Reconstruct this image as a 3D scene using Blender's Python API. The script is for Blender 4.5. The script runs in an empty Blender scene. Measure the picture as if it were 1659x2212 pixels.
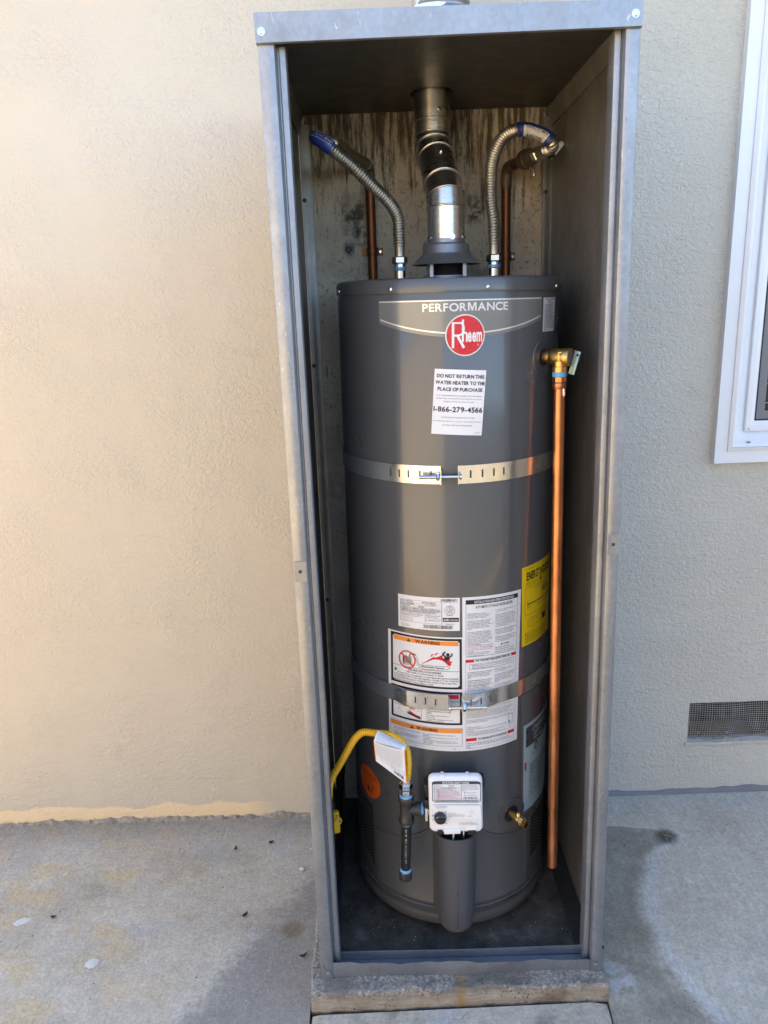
import bpy, bmesh, math, random
from mathutils import Vector, Matrix
R_ = math.radians
random.seed(7)
scene = bpy.context.scene
COL = scene.collection

# ------------------------------------------------------------------ camera
W_PX, F_PX = 1659.0, 1661.0
PITCH, ROLL, EYE = math.atan(1661.0 / 6050.0), R_(2.0), 1.49
fw = Vector((0, math.cos(PITCH), -math.sin(PITCH)))
dn = Vector((0, -math.sin(PITCH), -math.cos(PITCH)))
ex = Vector((1, 0, 0))
c_right = ex * math.cos(ROLL) + dn * math.sin(ROLL)
c_down = -ex * math.sin(ROLL) + dn * math.cos(ROLL)
cam = bpy.data.cameras.new('camera')
cam.sensor_fit = 'HORIZONTAL'
cam.sensor_width = 36.0
cam.lens = 36.0 * F_PX / W_PX
cam.clip_start, cam.clip_end = 0.02, 400
cam_o = bpy.data.objects.new('camera', cam)
m = Matrix.Identity(4)
for i, v in enumerate((c_right, -c_down, -fw)):
    for j in range(3):
        m[j][i] = v[j]
m.translation = Vector((0, 0, EYE))
cam_o.matrix_world = m
COL.objects.link(cam_o)
scene.camera = cam_o

# ------------------------------------------------------------------ sky, sun, exposure
SUN_DIR = Vector((-0.22, 0.56, 0.80)).normalized()      # towards the sun: behind the house, high
world = bpy.data.worlds.new('World')
scene.world = world
world.use_nodes = True
wn = world.node_tree.nodes
sky = wn.new('ShaderNodeTexSky')
sky.sky_type = 'NISHITA'
sky.sun_disc = False
sky.dust_density = 0.7
sky.ozone_density = 0.4
sky.air_density = 0.9
sky.sun_elevation = math.asin(SUN_DIR.z)
sky.sun_rotation = math.atan2(SUN_DIR.x, SUN_DIR.y)
wn['Background'].inputs['Strength'].default_value = 0.15
world.node_tree.links.new(sky.outputs[0], wn['Background'].inputs['Color'])
sun = bpy.data.lights.new('sun', 'SUN')
sun.energy = 3.1
sun.angle = R_(0.55)
sun.color = (1.0, 0.93, 0.82)
sun_o = bpy.data.objects.new('sun', sun)
sun_o.rotation_euler = SUN_DIR.to_track_quat('Z', 'Y').to_euler()
sun_o.location = SUN_DIR * 12
COL.objects.link(sun_o)
vs = scene.view_settings
vs.view_transform = 'Standard'
vs.look = 'None'
vs.gamma = 1.0
vs.use_curve_mapping = False
vs.exposure = 2.15
scene.cycles.max_bounces = 7
scene.cycles.diffuse_bounces = 4
scene.cycles.glossy_bounces = 4
scene.cycles.caustics_reflective = False
scene.cycles.caustics_refractive = False
scene.cycles.sample_clamp_indirect = 6.0
scene.cycles.use_denoising = True

# ------------------------------------------------------------------ materials
def new_mat(name):
    mt = bpy.data.materials.new(name)
    mt.use_nodes = True
    nt = mt.node_tree
    return mt, nt, nt.nodes['Principled BSDF']

class NT:
    """small helper to wire nodes"""
    def __init__(self, nt):
        self.nt = nt
        self.co = nt.nodes.new('ShaderNodeTexCoord').outputs['Object']
    def link(self, a, b):
        self.nt.links.new(a, b)
    def map(self, scale=(1, 1, 1), loc=(0, 0, 0), src=None):
        n = self.nt.nodes.new('ShaderNodeMapping')
        n.inputs['Scale'].default_value = scale
        n.inputs['Location'].default_value = loc
        self.link(src or self.co, n.inputs['Vector'])
        return n.outputs[0]
    def noise(self, scale, detail=4, rough=0.55, vec=None, dist=0.0):
        n = self.nt.nodes.new('ShaderNodeTexNoise')
        n.inputs['Scale'].default_value = scale
        n.inputs['Detail'].default_value = detail
        n.inputs['Roughness'].default_value = rough
        n.inputs['Distortion'].default_value = dist
        self.link(vec or self.co, n.inputs['Vector'])
        return n.outputs['Fac']
    def voro(self, scale, vec=None, feature='F1', out='Distance', rand=1.0):
        n = self.nt.nodes.new('ShaderNodeTexVoronoi')
        n.feature = feature
        n.inputs['Scale'].default_value = scale
        n.inputs['Randomness'].default_value = rand
        self.link(vec or self.co, n.inputs['Vector'])
        return n.outputs[out]
    def ramp(self, fac, stops, interp='LINEAR'):
        n = self.nt.nodes.new('ShaderNodeValToRGB')
        cr = n.color_ramp
        cr.interpolation = interp
        while len(cr.elements) < len(stops):
            cr.elements.new(0.5)
        for e, (p, c) in zip(cr.elements, stops):
            e.position = p
            e.color = (c, c, c, 1) if isinstance(c, (int, float)) else (*c, 1)
        self.link(fac, n.inputs[0])
        return n.outputs[0]
    def mix(self, fac, a, b, mode='MIX'):
        n = self.nt.nodes.new('ShaderNodeMix')
        n.data_type = 'RGBA'
        n.blend_type = mode
        for idx, v in ((0, fac), (6, a), (7, b)):
            if isinstance(v, (int, float)):
                n.inputs[idx].default_value = v if idx == 0 else (v, v, v, 1)
            elif isinstance(v, tuple):
                n.inputs[idx].default_value = (*v, 1)
            else:
                self.link(v, n.inputs[idx])
        return n.outputs[2]
    def math(self, op, a, b=0.0, c=None, clamp=False):
        n = self.nt.nodes.new('ShaderNodeMath')
        n.operation = op
        n.use_clamp = clamp
        for i, v in enumerate((a, b) if c is None else (a, b, c)):
            if isinstance(v, (int, float)):
                n.inputs[i].default_value = v
            else:
                self.link(v, n.inputs[i])
        return n.outputs[0]
    def sep(self, src=None):
        n = self.nt.nodes.new('ShaderNodeSeparateXYZ')
        self.link(src or self.co, n.inputs[0])
        return n.outputs
    def rng(self, v, a, b, c=0.0, d=1.0, smooth=True):
        n = self.nt.nodes.new('ShaderNodeMapRange')
        n.interpolation_type = 'SMOOTHSTEP' if smooth else 'LINEAR'
        self.link(v, n.inputs['Value'])
        for k, x in (('From Min', a), ('From Max', b), ('To Min', c), ('To Max', d)):
            n.inputs[k].default_value = x
        return n.outputs[0]
    def bump(self, h, strength, dist, bsdf, prev=None):
        n = self.nt.nodes.new('ShaderNodeBump')
        n.inputs['Strength'].default_value = strength
        n.inputs['Distance'].default_value = dist
        self.link(h, n.inputs['Height'])
        if prev is not None:
            self.link(prev, n.inputs['Normal'])
        self.link(n.outputs[0], bsdf.inputs['Normal'])
        return n.outputs[0]

def simple(name, col, rough=0.5, metal=0.0, var=0.12, scale=30, bump=0.0, bscale=120, spec=None, stretch=(1, 1, 1), coat=0.0):
    mt, nt, b = new_mat(name)
    h = NT(nt)
    v = h.map(stretch)
    n = h.noise(scale, 5, 0.6, v)
    lo = tuple(max(0, c * (1 - var)) for c in col)
    hi = tuple(min(1, c * (1 + var)) for c in col)
    h.link(h.ramp(n, [(0.3, lo), (0.7, hi)]), b.inputs['Base Color'])
    b.inputs['Roughness'].default_value = rough
    h.link(h.ramp(h.noise(scale * 1.7, 3, 0.5, v), [(0.3, rough * 0.85), (0.7, min(1, rough * 1.15))]), b.inputs['Roughness'])
    b.inputs['Metallic'].default_value = metal
    if spec is not None:
        b.inputs['Specular IOR Level'].default_value = spec
    if coat:
        b.inputs['Coat Weight'].default_value = coat
        h.link(h.rng(h.noise(9, 5, 0.65, h.map((1, 1, 0.4))), 0.35, 0.7, 0.06, 0.16), b.inputs['Coat Roughness'])
    if bump:
        h.bump(h.noise(bscale, 4, 0.6, v), bump, 0.002, b)
    return mt

def stucco():
    mt, nt, b = new_mat('stucco_paint')
    h = NT(nt)
    x, y, z = h.sep()
    # paint: warm light grey with large faint patches and the old cream coat showing low on the left
    big = h.noise(1.1, 3, 0.5)
    mid = h.noise(4.0, 4, 0.6)
    base = h.ramp(big, [(0.32, (0.570, 0.538, 0.466)), (0.68, (0.605, 0.574, 0.502))])
    base = h.mix(h.rng(mid, 0.52, 0.72, 0, 0.5), base, (0.625, 0.555, 0.480))
    # tanner tone over the wall left of the cabinet, fading unevenly towards the top
    tan_e = h.math('ADD', z, h.math('ADD', h.math('MULTIPLY', h.math('SUBTRACT', h.noise(3.0, 5, 0.6, h.map((0.6, 1, 1.6), (2, 0, 5))), 0.5), 0.55), h.math('MULTIPLY', x, -0.18)))
    coat = h.math('MULTIPLY', h.rng(tan_e, 1.95, 1.50), h.rng(x, 0.0, -0.12))
    base = h.mix(h.math('MULTIPLY', coat, 0.80), base, (0.580, 0.512, 0.405))
    edge = h.math('ADD', z, h.math('MULTIPLY', h.math('SUBTRACT', h.noise(7, 3, 0.6, h.map((1, 0, 0.2))), 0.5), -0.07))
    cream = h.math('MULTIPLY', h.rng(edge, 0.056, 0.050), h.rng(x, -0.34, -0.46))
    base = h.mix(cream, base, (0.80, 0.63, 0.40))
    grime = h.math('MULTIPLY', h.rng(h.math('ADD', z, h.math('MULTIPLY', h.noise(22, 5, 0.7), 0.05)), 0.040, 0.022), h.rng(x, 0.2, 0.1))
    base = h.mix(h.math('MULTIPLY', grime, 0.8), base, (0.20, 0.185, 0.16))
    # smudges and pin holes
    sm = h.math('MULTIPLY', h.rng(h.noise(7, 5, 0.65), 0.60, 0.76), 0.30)
    base = h.mix(sm, base, (0.40, 0.36, 0.30))
    pin = h.rng(h.voro(26), 0.035, 0.022)
    pin = h.math('MULTIPLY', pin, h.rng(h.noise(3, 2), 0.58, 0.62))
    base = h.mix(h.math('MULTIPLY', pin, 0.7), base, (0.12, 0.10, 0.08))
    h.link(base, b.inputs['Base Color'])
    b.inputs['Roughness'].default_value = 0.62
    b.inputs['Specular IOR Level'].default_value = 0.35
    # sanded float finish
    n1 = h.noise(82, 3, 0.6, h.map((1, 1, 1.25)), 0.7)
    n2 = h.noise(210, 2, 0.6)
    n3 = h.noise(3.5, 3, 0.55)
    n4 = h.rng(h.voro(120), 0.35, 0.05)
    amp = h.math('ADD', h.rng(n3, 0.35, 0.65, 0.22, 0.80), h.rng(x, 0.1, 0.8, 0.0, 0.95))
    tro = h.noise(1.0, 4, 0.6, h.map((3.5, 1, 16)), 0.8)
    hh = h.math('MULTIPLY', h.math('ADD', h.math('ADD', n1, h.math('MULTIPLY', n2, 0.35)), h.math('MULTIPLY', n4, -0.18)), amp)
    p = h.bump(hh, 0.6, 0.0085, b)
    h.bump(h.math('ADD', h.noise(1.8, 3, 0.5), h.math('MULTIPLY', tro, 0.30)), 0.45, 0.03, b, p)
    return mt

def old_stucco():
    mt, nt, b = new_mat('mouldy_old_stucco')
    h = NT(nt)
    x, y, z = h.sep()
    base = h.ramp(h.noise(6, 5, 0.65), [(0.3, (0.60, 0.51, 0.38)), (0.55, (0.74, 0.65, 0.51)), (0.75, (0.82, 0.75, 0.63))])
    warm = h.rng(h.noise(3.2, 3, 0.6), 0.5, 0.7)
    base = h.mix(h.math('MULTIPLY', warm, 0.65), base, (0.46, 0.30, 0.17))
    streak = h.noise(1.0, 6, 0.72, h.map((62, 1, 6.5)))
    up = h.rng(z, 1.55, 1.93, 0.0, 1.0)
    s = h.rng(h.math('ADD', streak, h.math('MULTIPLY', up, 0.17)), 0.58, 0.72)
    base = h.mix(h.math('MULTIPLY', s, 0.88), base, (0.075, 0.050, 0.034))
    sp = h.rng(h.noise(85, 6, 0.8), 0.53, 0.66)
    sp = h.math('MULTIPLY', sp, h.rng(h.noise(5, 3, 0.6), 0.36, 0.58, 0.30, 1.0))
    base = h.mix(h.math('MULTIPLY', sp, 0.75), base, (0.11, 0.075, 0.05))
    pits = h.rng(h.voro(95), 0.20, 0.10)
    pits = h.math('MULTIPLY', pits, h.rng(h.noise(14, 2), 0.45, 0.6))
    base = h.mix(h.math('MULTIPLY', pits, 0.75), base, (0.06, 0.05, 0.04))
    blot = h.rng(h.noise(9, 3, 0.55, h.map((1, 1, 0.6), (3, 0, 1))), 0.60, 0.72)
    base = h.mix(h.math('MULTIPLY', blot, 0.6), base, (0.20, 0.15, 0.11))
    for sx_, sz_, sr_ in ((-0.045, 1.690, 0.0016), (-0.062, 1.614, 0.0004), (0.245, 1.70, 0.0012), (-0.030, 1.650, 0.0008)):
        dd_ = h.math('ADD', h.math('POWER', h.math('SUBTRACT', x, sx_), 2.0), h.math('MULTIPLY', h.math('POWER', h.math('SUBTRACT', z, sz_), 2.0), 0.5))
        sm_ = h.math('MULTIPLY', h.rng(dd_, sr_, 0.0), h.rng(h.noise(45, 4, 0.7), 0.36, 0.60))
        base = h.mix(h.math('MULTIPLY', sm_, 0.9), base, (0.05, 0.04, 0.035))
    low = h.rng(z, 1.5, 0.9)
    base = h.mix(h.math('MULTIPLY', low, 0.35), base, (0.30, 0.285, 0.26))
    h.link(base, b.inputs['Base Color'])
    b.inputs['Roughness'].default_value = 0.85
    hh = h.math('ADD', h.noise(80, 5, 0.7), h.math('MULTIPLY', h.noise(240, 3, 0.6), 0.4))
    h.bump(hh, 0.7, 0.006, b)
    return mt

def galv(name, col=(0.46, 0.475, 0.50), rough=0.46, dirt=0.0, metal=0.85, streak=True):
    mt, nt, b = new_mat(name)
    h = NT(nt)
    blot = h.noise(9, 5, 0.65)
    spang = h.ramp(h.voro(140, out='Color'), [(0.2, 0.25), (0.8, 0.75)])
    lo = tuple(c * 0.80 for c in col)
    hi = tuple(min(1, c * 1.14) for c in col)
    base = h.ramp(blot, [(0.25, tuple(c * 0.88 for c in col)), (0.75, tuple(min(1, c * 1.08) for c in col))])
    base = h.mix(0.12, base, spang, 'SOFT_LIGHT')
    fine = h.noise(1.0, 5, 0.7, h.map((260, 260, 9)))
    base = h.mix(h.rng(fine, 0.55, 0.75, 0, 0.28), base, tuple(c * 0.55 for c in col))
    ox = h.rng(h.noise(34, 5, 0.72, h.map((1, 1, 0.5), (2, 5, 1))), 0.57, 0.72, 0, 0.30)
    base = h.mix(ox, base, tuple(min(1, c * 1.32) for c in col))
    nick = h.rng(h.noise(1.0, 4, 0.7, h.map((420, 420, 60), (3, 1, 9))), 0.66, 0.72, 0, 0.65)
    base = h.mix(nick, base, tuple(c * 0.30 for c in col))
    wear = h.rng(h.noise(18, 6, 0.8, h.map((1, 1, 0.35), (6, 2, 4))), 0.52, 0.66, 0, 0.40)
    base = h.mix(wear, base, tuple(c * 0.62 for c in col))
    if dirt:
        dm = h.rng(h.noise(5, 6, 0.7, h.map((3, 3, 0.9))), 0.38, 0.62, 0.35, 1.0)
        base = h.mix(h.math('MULTIPLY', dm, dirt), base, (0.060, 0.054, 0.047))
    scr = 0.0 if not streak else h.rng(h.noise(1.0, 3, 0.6, h.map((90, 90, 26), (7, 1, 3)), 1.6), 0.70, 0.72, 0, 0.5)
    base = h.mix(scr, base, (0.72, 0.73, 0.74))
    h.link(base, b.inputs['Base Color'])
    b.inputs['Metallic'].default_value = metal
    h.link(h.rng(h.noise(22, 4, 0.6), 0.3, 0.7, rough - 0.03, rough + 0.06), b.inputs['Roughness'])
    h.bump(h.math('ADD', h.noise(5, 2, 0.5), h.math('MULTIPLY', h.noise(160, 3, 0.6), 0.08)), 0.12, 0.004, b)
    return mt

def concrete(kind):
    mt, nt, b = new_mat('concrete_' + kind)
    h = NT(nt)
    x, y, z = h.sep()
    base = h.ramp(h.noise(4.5, 8, 0.74), [(0.30, (0.36, 0.300, 0.215)), (0.46, (0.53, 0.460, 0.350)), (0.70, (0.66, 0.585, 0.465))])
    wob = h.math('MULTIPLY', h.math('SUBTRACT', h.noise(9, 7, 0.7), 0.5), 0.13)
    wob2 = h.math('MULTIPLY', h.math('SUBTRACT', h.noise(60, 4, 0.7), 0.5), 0.05)
    if kind == 'left':
        # ochre overspray blotches
        och = h.math('MULTIPLY', h.rng(h.noise(6.5, 5, 0.66, h.map((1, 1.6, 1), (4, 2, 0))), 0.47, 0.64, 0, 0.72), h.rng(h.math('ADD', x, wob), -0.40, -0.75))
        base = h.mix(och, base, (0.62, 0.46, 0.25))
        pal = h.math('MULTIPLY', h.rng(h.noise(4.0, 4, 0.6, h.map((1, 1, 1), (9, 2, 0))), 0.52, 0.66, 0, 0.5), 1.0)
        base = h.mix(pal, base, (0.47, 0.46, 0.44))
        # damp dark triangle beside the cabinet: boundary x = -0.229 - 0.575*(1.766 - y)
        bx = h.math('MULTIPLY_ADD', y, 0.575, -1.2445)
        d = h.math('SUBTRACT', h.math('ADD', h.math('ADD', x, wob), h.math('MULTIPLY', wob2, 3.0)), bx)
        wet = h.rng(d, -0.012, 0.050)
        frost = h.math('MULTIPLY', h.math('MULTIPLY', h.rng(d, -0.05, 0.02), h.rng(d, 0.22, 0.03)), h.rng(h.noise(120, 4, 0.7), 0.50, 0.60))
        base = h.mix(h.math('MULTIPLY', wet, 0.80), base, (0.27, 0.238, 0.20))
        base = h.mix(h.math('MULTIPLY', frost, 0.35), base, (0.42, 0.41, 0.39))
        wall_d = h.rng(h.math('ADD', y, wob), 1.86, 1.99, 0, 0.55)
        base = h.mix(wall_d, base, (0.24, 0.225, 0.205))
        rust = h.rng(h.math('ADD', h.math('POWER', h.math('ADD', x, 0.262), 2.0), h.math('POWER', h.math('SUBTRACT', y, 1.560), 2.0)), 0.0012, 0.0)
        base = h.mix(h.math('MULTIPLY', rust, 0.6), base, (0.20, 0.12, 0.04))
    elif kind == 'right':
        cur = h.ramp(h.rng(y, 1.20, 2.0, smooth=False), [(0.0, 0.690), (0.06, 0.662), (0.17, 0.622), (0.30, 0.600), (0.44, 0.607), (0.56, 0.630), (0.66, 0.662), (0.72, 0.72), (0.77, 0.79), (0.80, 0.74), (0.83, 0.60), (0.86, 0.40)])
        d = h.math('SUBTRACT', h.math('ADD', h.math('ADD', x, h.math('MULTIPLY', wob, 0.55)), wob2), cur)
        wet = h.rng(d, 0.022, -0.026)
        rim = h.math('MULTIPLY', h.rng(d, -0.004, 0.014), h.rng(d, 0.055, 0.016))
        base = h.mix(0.40, base, (0.63, 0.585, 0.50))
        base = h.mix(h.math('MULTIPLY', rim, 0.55), base, (0.62, 0.615, 0.59))
        stain = h.ramp(h.noise(11, 4, 0.65), [(0.3, (0.20, 0.175, 0.13)), (0.55, (0.29, 0.26, 0.195)), (0.75, (0.42, 0.375, 0.265))])
        base = h.mix(h.math('MULTIPLY', wet, 0.82), base, stain)
        wh = h.math('MULTIPLY', h.rng(h.math('ADD', h.math('POWER', h.math('SUBTRACT', x, 0.485), 2.0), h.math('MULTIPLY', h.math('POWER', h.math('SUBTRACT', y, 1.37), 2.0), 0.5)), 0.0022, 0.0003), h.rng(h.noise(30, 3, 0.6), 0.35, 0.6))
        base = h.mix(h.math('MULTIPLY', wh, 0.8), base, (0.52, 0.51, 0.49))
        spot = h.rng(h.math('ADD', h.math('POWER', h.math('SUBTRACT', x, 0.752), 2.0), h.math('POWER', h.math('SUBTRACT', y, 1.812), 2.0)), 0.0016, 0.0)
        base = h.mix(h.math('MULTIPLY', spot, 0.85), base, (0.075, 0.06, 0.045))
        pale = h.math('MULTIPLY', h.rng(h.math('ADD', y, wob), 1.88, 1.96), h.rng(h.noise(40, 4, 0.7), 0.40, 0.58))
        base = h.mix(h.math('MULTIPLY', pale, 0.6), base, (0.47, 0.475, 0.47))
    else:
        dk = h.rng(h.noise(8, 4, 0.6), 0.50, 0.68, 0, 0.75)
        base = h.mix(dk, base, (0.15, 0.135, 0.10))
        pl = h.rng(h.noise(7, 4, 0.6, h.map((1, 1, 1), (5, 1, 0))), 0.52, 0.66, 0, 0.6)
        base = h.mix(pl, base, (0.47, 0.465, 0.45))
    grain = h.rng(h.noise(110, 6, 0.85), 0.34, 0.66, 0.74, 1.22, False)
    gm = h.nt.nodes.new('ShaderNodeCombineColor')
    for q in range(3):
        h.link(grain, gm.inputs[q])
    base = h.mix(1.0, base, gm.outputs[0], 'MULTIPLY')
    mot = h.rng(h.noise(38, 5, 0.75, h.map((1, 1, 1), (1, 3, 0))), 0.36, 0.64, 0.90, 1.08, False)
    mmn = h.nt.nodes.new('ShaderNodeCombineColor')
    for q in range(3):
        h.link(mot, mmn.inputs[q])
    base = h.mix(1.0, base, mmn.outputs[0], 'MULTIPLY')
    brm = h.rng(h.noise(1.0, 4, 0.65, h.map((150, 10, 1)) if kind != 'front' else h.map((12, 150, 1))), 0.36, 0.64, *((0.96, 1.03) if kind == 'left' else (0.92, 1.05)), False)
    bmn = h.nt.nodes.new('ShaderNodeCombineColor')
    for q in range(3):
        h.link(brm, bmn.inputs[q])
    base = h.mix(1.0, base, bmn.outputs[0], 'MULTIPLY')
    speck = h.rng(h.noise(190, 3, 0.7), 0.61, 0.70, 0, 0.50)
    base = h.mix(speck, base, (0.12, 0.11, 0.095))
    light = h.rng(h.noise(260, 2, 0.6, h.map((1, 1, 1), (3, 8, 0))), 0.66, 0.74, 0, 0.55)
    base = h.mix(light, base, (0.55, 0.54, 0.52))
    pits = h.math('MULTIPLY', h.rng(h.voro(34), 0.10, 0.05), h.rng(h.noise(6, 2), 0.50, 0.58))
    base = h.mix(h.math('MULTIPLY', pits, 0.8), base, (0.03, 0.028, 0.025))
    h.link(base, b.inputs['Base Color'])
    b.inputs['Roughness'].default_value = 0.82
    bs_ = 0.15 if kind == 'left' else 0.45
    broom = h.noise(1.0, 3, 0.6, h.map((150, 14, 1)) if kind != 'front' else h.map((14, 150, 1)))
    hh = h.math('ADD', h.math('MULTIPLY', broom, bs_), h.math('ADD', h.noise(190, 4, 0.7), h.math('MULTIPLY', pits, -0.8)))
    h.bump(hh, 0.55, 0.0035, b)
    return mt

def plinth_mat():
    mt, nt, b = new_mat('rough_cement')
    h = NT(nt)
    x, y, z = h.sep()
    base = h.ramp(h.noise(14, 6, 0.7), [(0.3, (0.27, 0.225, 0.17)), (0.55, (0.42, 0.36, 0.28)), (0.75, (0.53, 0.47, 0.39))])
    lay = h.noise(1.0, 5, 0.7, h.map((7, 7, 130)))
    base = h.mix(h.rng(lay, 0.44, 0.60, 0, 0.75), base, (0.30, 0.235, 0.165))
    base = h.mix(h.rng(h.noise(26, 6, 0.75), 0.54, 0.66, 0, 0.8), base, (0.15, 0.125, 0.095))
    top = h.rng(h.math('ADD', z, h.math('MULTIPLY', h.math('SUBTRACT', h.noise(22, 6, 0.75), 0.5), 0.07)), 0.026, 0.046)
    mott = h.ramp(h.noise(150, 5, 0.75), [(0.36, (0.10, 0.085, 0.07)), (0.50, (0.30, 0.27, 0.23)), (0.66, (0.56, 0.52, 0.46))])
    mott = h.mix(h.rng(h.noise(9, 4, 0.65), 0.46, 0.62, 0, 0.75), mott, (0.13, 0.11, 0.09))
    base = h.mix(h.math('MULTIPLY', top, 0.85), base, mott)
    rx = h.math('ADD', x, h.math('MULTIPLY', h.math('SUBTRACT', h.noise(50, 4, 0.7), 0.5), 0.03))
    rust = h.math('MULTIPLY', h.rng(rx, -0.012, 0.002), h.rng(rx, 0.022, 0.006))
    base = h.mix(h.math('MULTIPLY', h.math('MULTIPLY', rust, h.rng(h.noise(60, 5, 0.75), 0.38, 0.58, 0.2, 1.0)), 0.8), base, (0.33, 0.175, 0.04))
    br = h.math('MULTIPLY', h.rng(h.noise(6, 4, 0.6), 0.48, 0.62), h.rng(x, 0.10, 0.25))
    base = h.mix(h.math('MULTIPLY', br, 0.8), base, (0.13, 0.085, 0.045))
    pits = h.math('MULTIPLY', h.rng(h.voro(75), 0.16, 0.08), h.rng(h.noise(16, 2), 0.45, 0.55))
    base = h.mix(h.math('MULTIPLY', pits, 0.85), base, (0.03, 0.025, 0.02))
    foot = h.rng(h.math('ADD', z, h.math('MULTIPLY', h.noise(18, 3), 0.012)), 0.012, 0.004)
    base = h.mix(h.math('MULTIPLY', foot, 0.8), base, (0.10, 0.07, 0.045))
    h.link(base, b.inputs['Base Color'])
    b.inputs['Roughness'].default_value = 0.9
    h.bump(h.math('ADD', h.math('ADD', h.noise(120, 5, 0.75), h.math('MULTIPLY', lay, 0.6)), h.math('MULTIPLY', pits, -1.0)), 0.8, 0.006, b)
    return mt

def floor_dirt():
    mt, nt, b = new_mat('sooty_floor')
    h = NT(nt)
    base = h.ramp(h.noise(12, 6, 0.7), [(0.35, (0.030, 0.025, 0.020)), (0.58, (0.085, 0.073, 0.058)), (0.75, (0.19, 0.17, 0.14))])
    grit = h.rng(h.noise(190, 3, 0.7), 0.66, 0.74, 0, 0.7)
    base = h.mix(grit, base, (0.36, 0.34, 0.31))
    h.link(base, b.inputs['Base Color'])
    b.inputs['Roughness'].default_value = 0.85
    h.bump(h.noise(90, 5, 0.7), 0.6, 0.004, b)
    return mt

M = {}
M['stucco'] = stucco()
M['old'] = old_stucco()
M['galv'] = galv('galvanised_steel', (0.36, 0.37, 0.38))
M['galv_front'] = galv('galvanised_steel_weathered', (0.335, 0.352, 0.385), 0.48)
M['galv_in'] = galv('galvanised_steel_grimy', (0.34, 0.34, 0.335), 0.45, 0.30, 0.7)
M['galv_dark'] = galv('galvanised_steel_dark', (0.12, 0.119, 0.117), 0.42, 0.40, 0.7)  # same steel in a darker tone, for roof sheet and floor angles
M['zinc'] = galv('zinc_strap', (0.80, 0.81, 0.82), 0.22, 0.0, 0.95, False)
M['vent'] = simple('vent_steel', (0.70, 0.68, 0.65), 0.30, 1.0, 0.10, 14, 0.05, 40, stretch=(1, 1, 6))
M['c_left'] = concrete('left')
M['c_right'] = concrete('right')
M['c_front'] = concrete('front')
M['plinth'] = plinth_mat()
M['floor'] = floor_dirt()
M['soil'] = simple('soil', (0.09, 0.075, 0.055), 0.95, 0, 0.3, 6, 0.5, 60)
M['paving'] = simple('tan_bounce_paving', (0.54, 0.365, 0.150), 0.85, 0, 0.15, 4, 0.3, 60)  # ground beyond the slabs, tinted tan to throw warm bounce on the wall
M['mortar'] = simple('crumbling_mortar', (0.30, 0.265, 0.21), 0.95, 0, 0.45, 70, 0.8, 160)
M['caulk'] = simple('grey_sealant', (0.19, 0.195, 0.205), 0.6, 0, 0.1, 20, 0.2, 60)
M['vinyl'] = simple('white_vinyl', (0.78, 0.80, 0.82), 0.35, 0, 0.02, 8)
M['black'] = simple('black_rubber', (0.012, 0.012, 0.013), 0.55, 0, 0.1, 20)
M['screen'] = simple('insect_screen', (0.20, 0.20, 0.21), 0.6, 0.2, 0.3, 900)
M['glass'] = simple('dark_window_glass', (0.015, 0.018, 0.018), 0.06, 0, 0.1, 3, spec=0.6)
M['blind'] = simple('window_blind', (0.25, 0.14, 0.11), 0.6)
M['wire'] = simple('painted_wire', (0.36, 0.34, 0.30), 0.7, 0.0, 0.25, 40)
M['void'] = simple('dark_void', (0.010, 0.010, 0.010), 0.95)
M['render'] = simple('neighbour_render', (0.78, 0.64, 0.44), 0.85, 0, 0.1, 3, 0.3, 60)
M['roof'] = simple('roof_shingle', (0.16, 0.13, 0.11), 0.9, 0, 0.2, 12)
M['fencewood'] = simple('bounce_fence_wood', (0.20, 0.20, 0.185), 0.85, 0, 0.25, 9, 0.3, 40, stretch=(8, 8, 0.6))
M['tank'] = simple('dark_grey_enamel', (0.078, 0.081, 0.086), 0.30, 0.0, 0.07, 4, 0.03, 5, spec=0.5, coat=0.6)
M['tank2'] = simple('dark_grey_door_enamel', (0.076, 0.078, 0.082), 0.34, 0.0, 0.06, 5, 0.04, 30, spec=0.5)
M['plastic_grey'] = simple('grey_plastic', (0.05, 0.05, 0.053), 0.45, 0, 0.05, 20)
M['plate'] = simple('silver_grey_foil', (0.20, 0.208, 0.21), 0.22, 0.25, 0.05, 40, stretch=(1, 1, 40), coat=0.3)
M['silver'] = simple('silver_ink', (0.68, 0.69, 0.70), 0.22, 0.35, 0.03, 20)
M['red'] = simple('red_ink', (0.56, 0.018, 0.030), 0.28, 0, 0.04, 20, coat=0.2)
M['darkred'] = simple('dark_red_ink', (0.30, 0.03, 0.05), 0.4)
M['white'] = simple('white_label', (0.74, 0.75, 0.77), 0.32, 0, 0.02, 10, coat=0.15)
M['paper'] = simple('white_paper', (0.76, 0.77, 0.80), 0.6, 0, 0.03, 14)
M['ink'] = simple('black_ink', (0.016, 0.016, 0.018), 0.35)
M['greyink'] = simple('grey_ink', (0.16, 0.16, 0.18), 0.4)
M['orange'] = simple('orange_ink', (0.84, 0.27, 0.035), 0.4, 0, 0.03)
M['orangered'] = simple('orange_sticker', (0.62, 0.105, 0.012), 0.4, 0, 0.04)
M['yellow'] = simple('yellow_label', (0.82, 0.57, 0.008), 0.4, 0, 0.03)
M['yellowhose'] = simple('yellow_coated_steel', (0.80, 0.44, 0.006), 0.32, 0, 0.06, 30, coat=0.2)
M['yellowplastic'] = simple('yellow_handle', (0.72, 0.40, 0.005), 0.4)
M['pale_paper'] = simple('pale_blue_paper', (0.40, 0.50, 0.54), 0.35, 0, 0.03, coat=0.3)
M['film'] = simple('clear_film', (0.13, 0.125, 0.13), 0.16, 0, 0.05, 8, spec=0.7)
M['slate'] = simple('slate_print', (0.06, 0.062, 0.065), 0.3)
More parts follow.
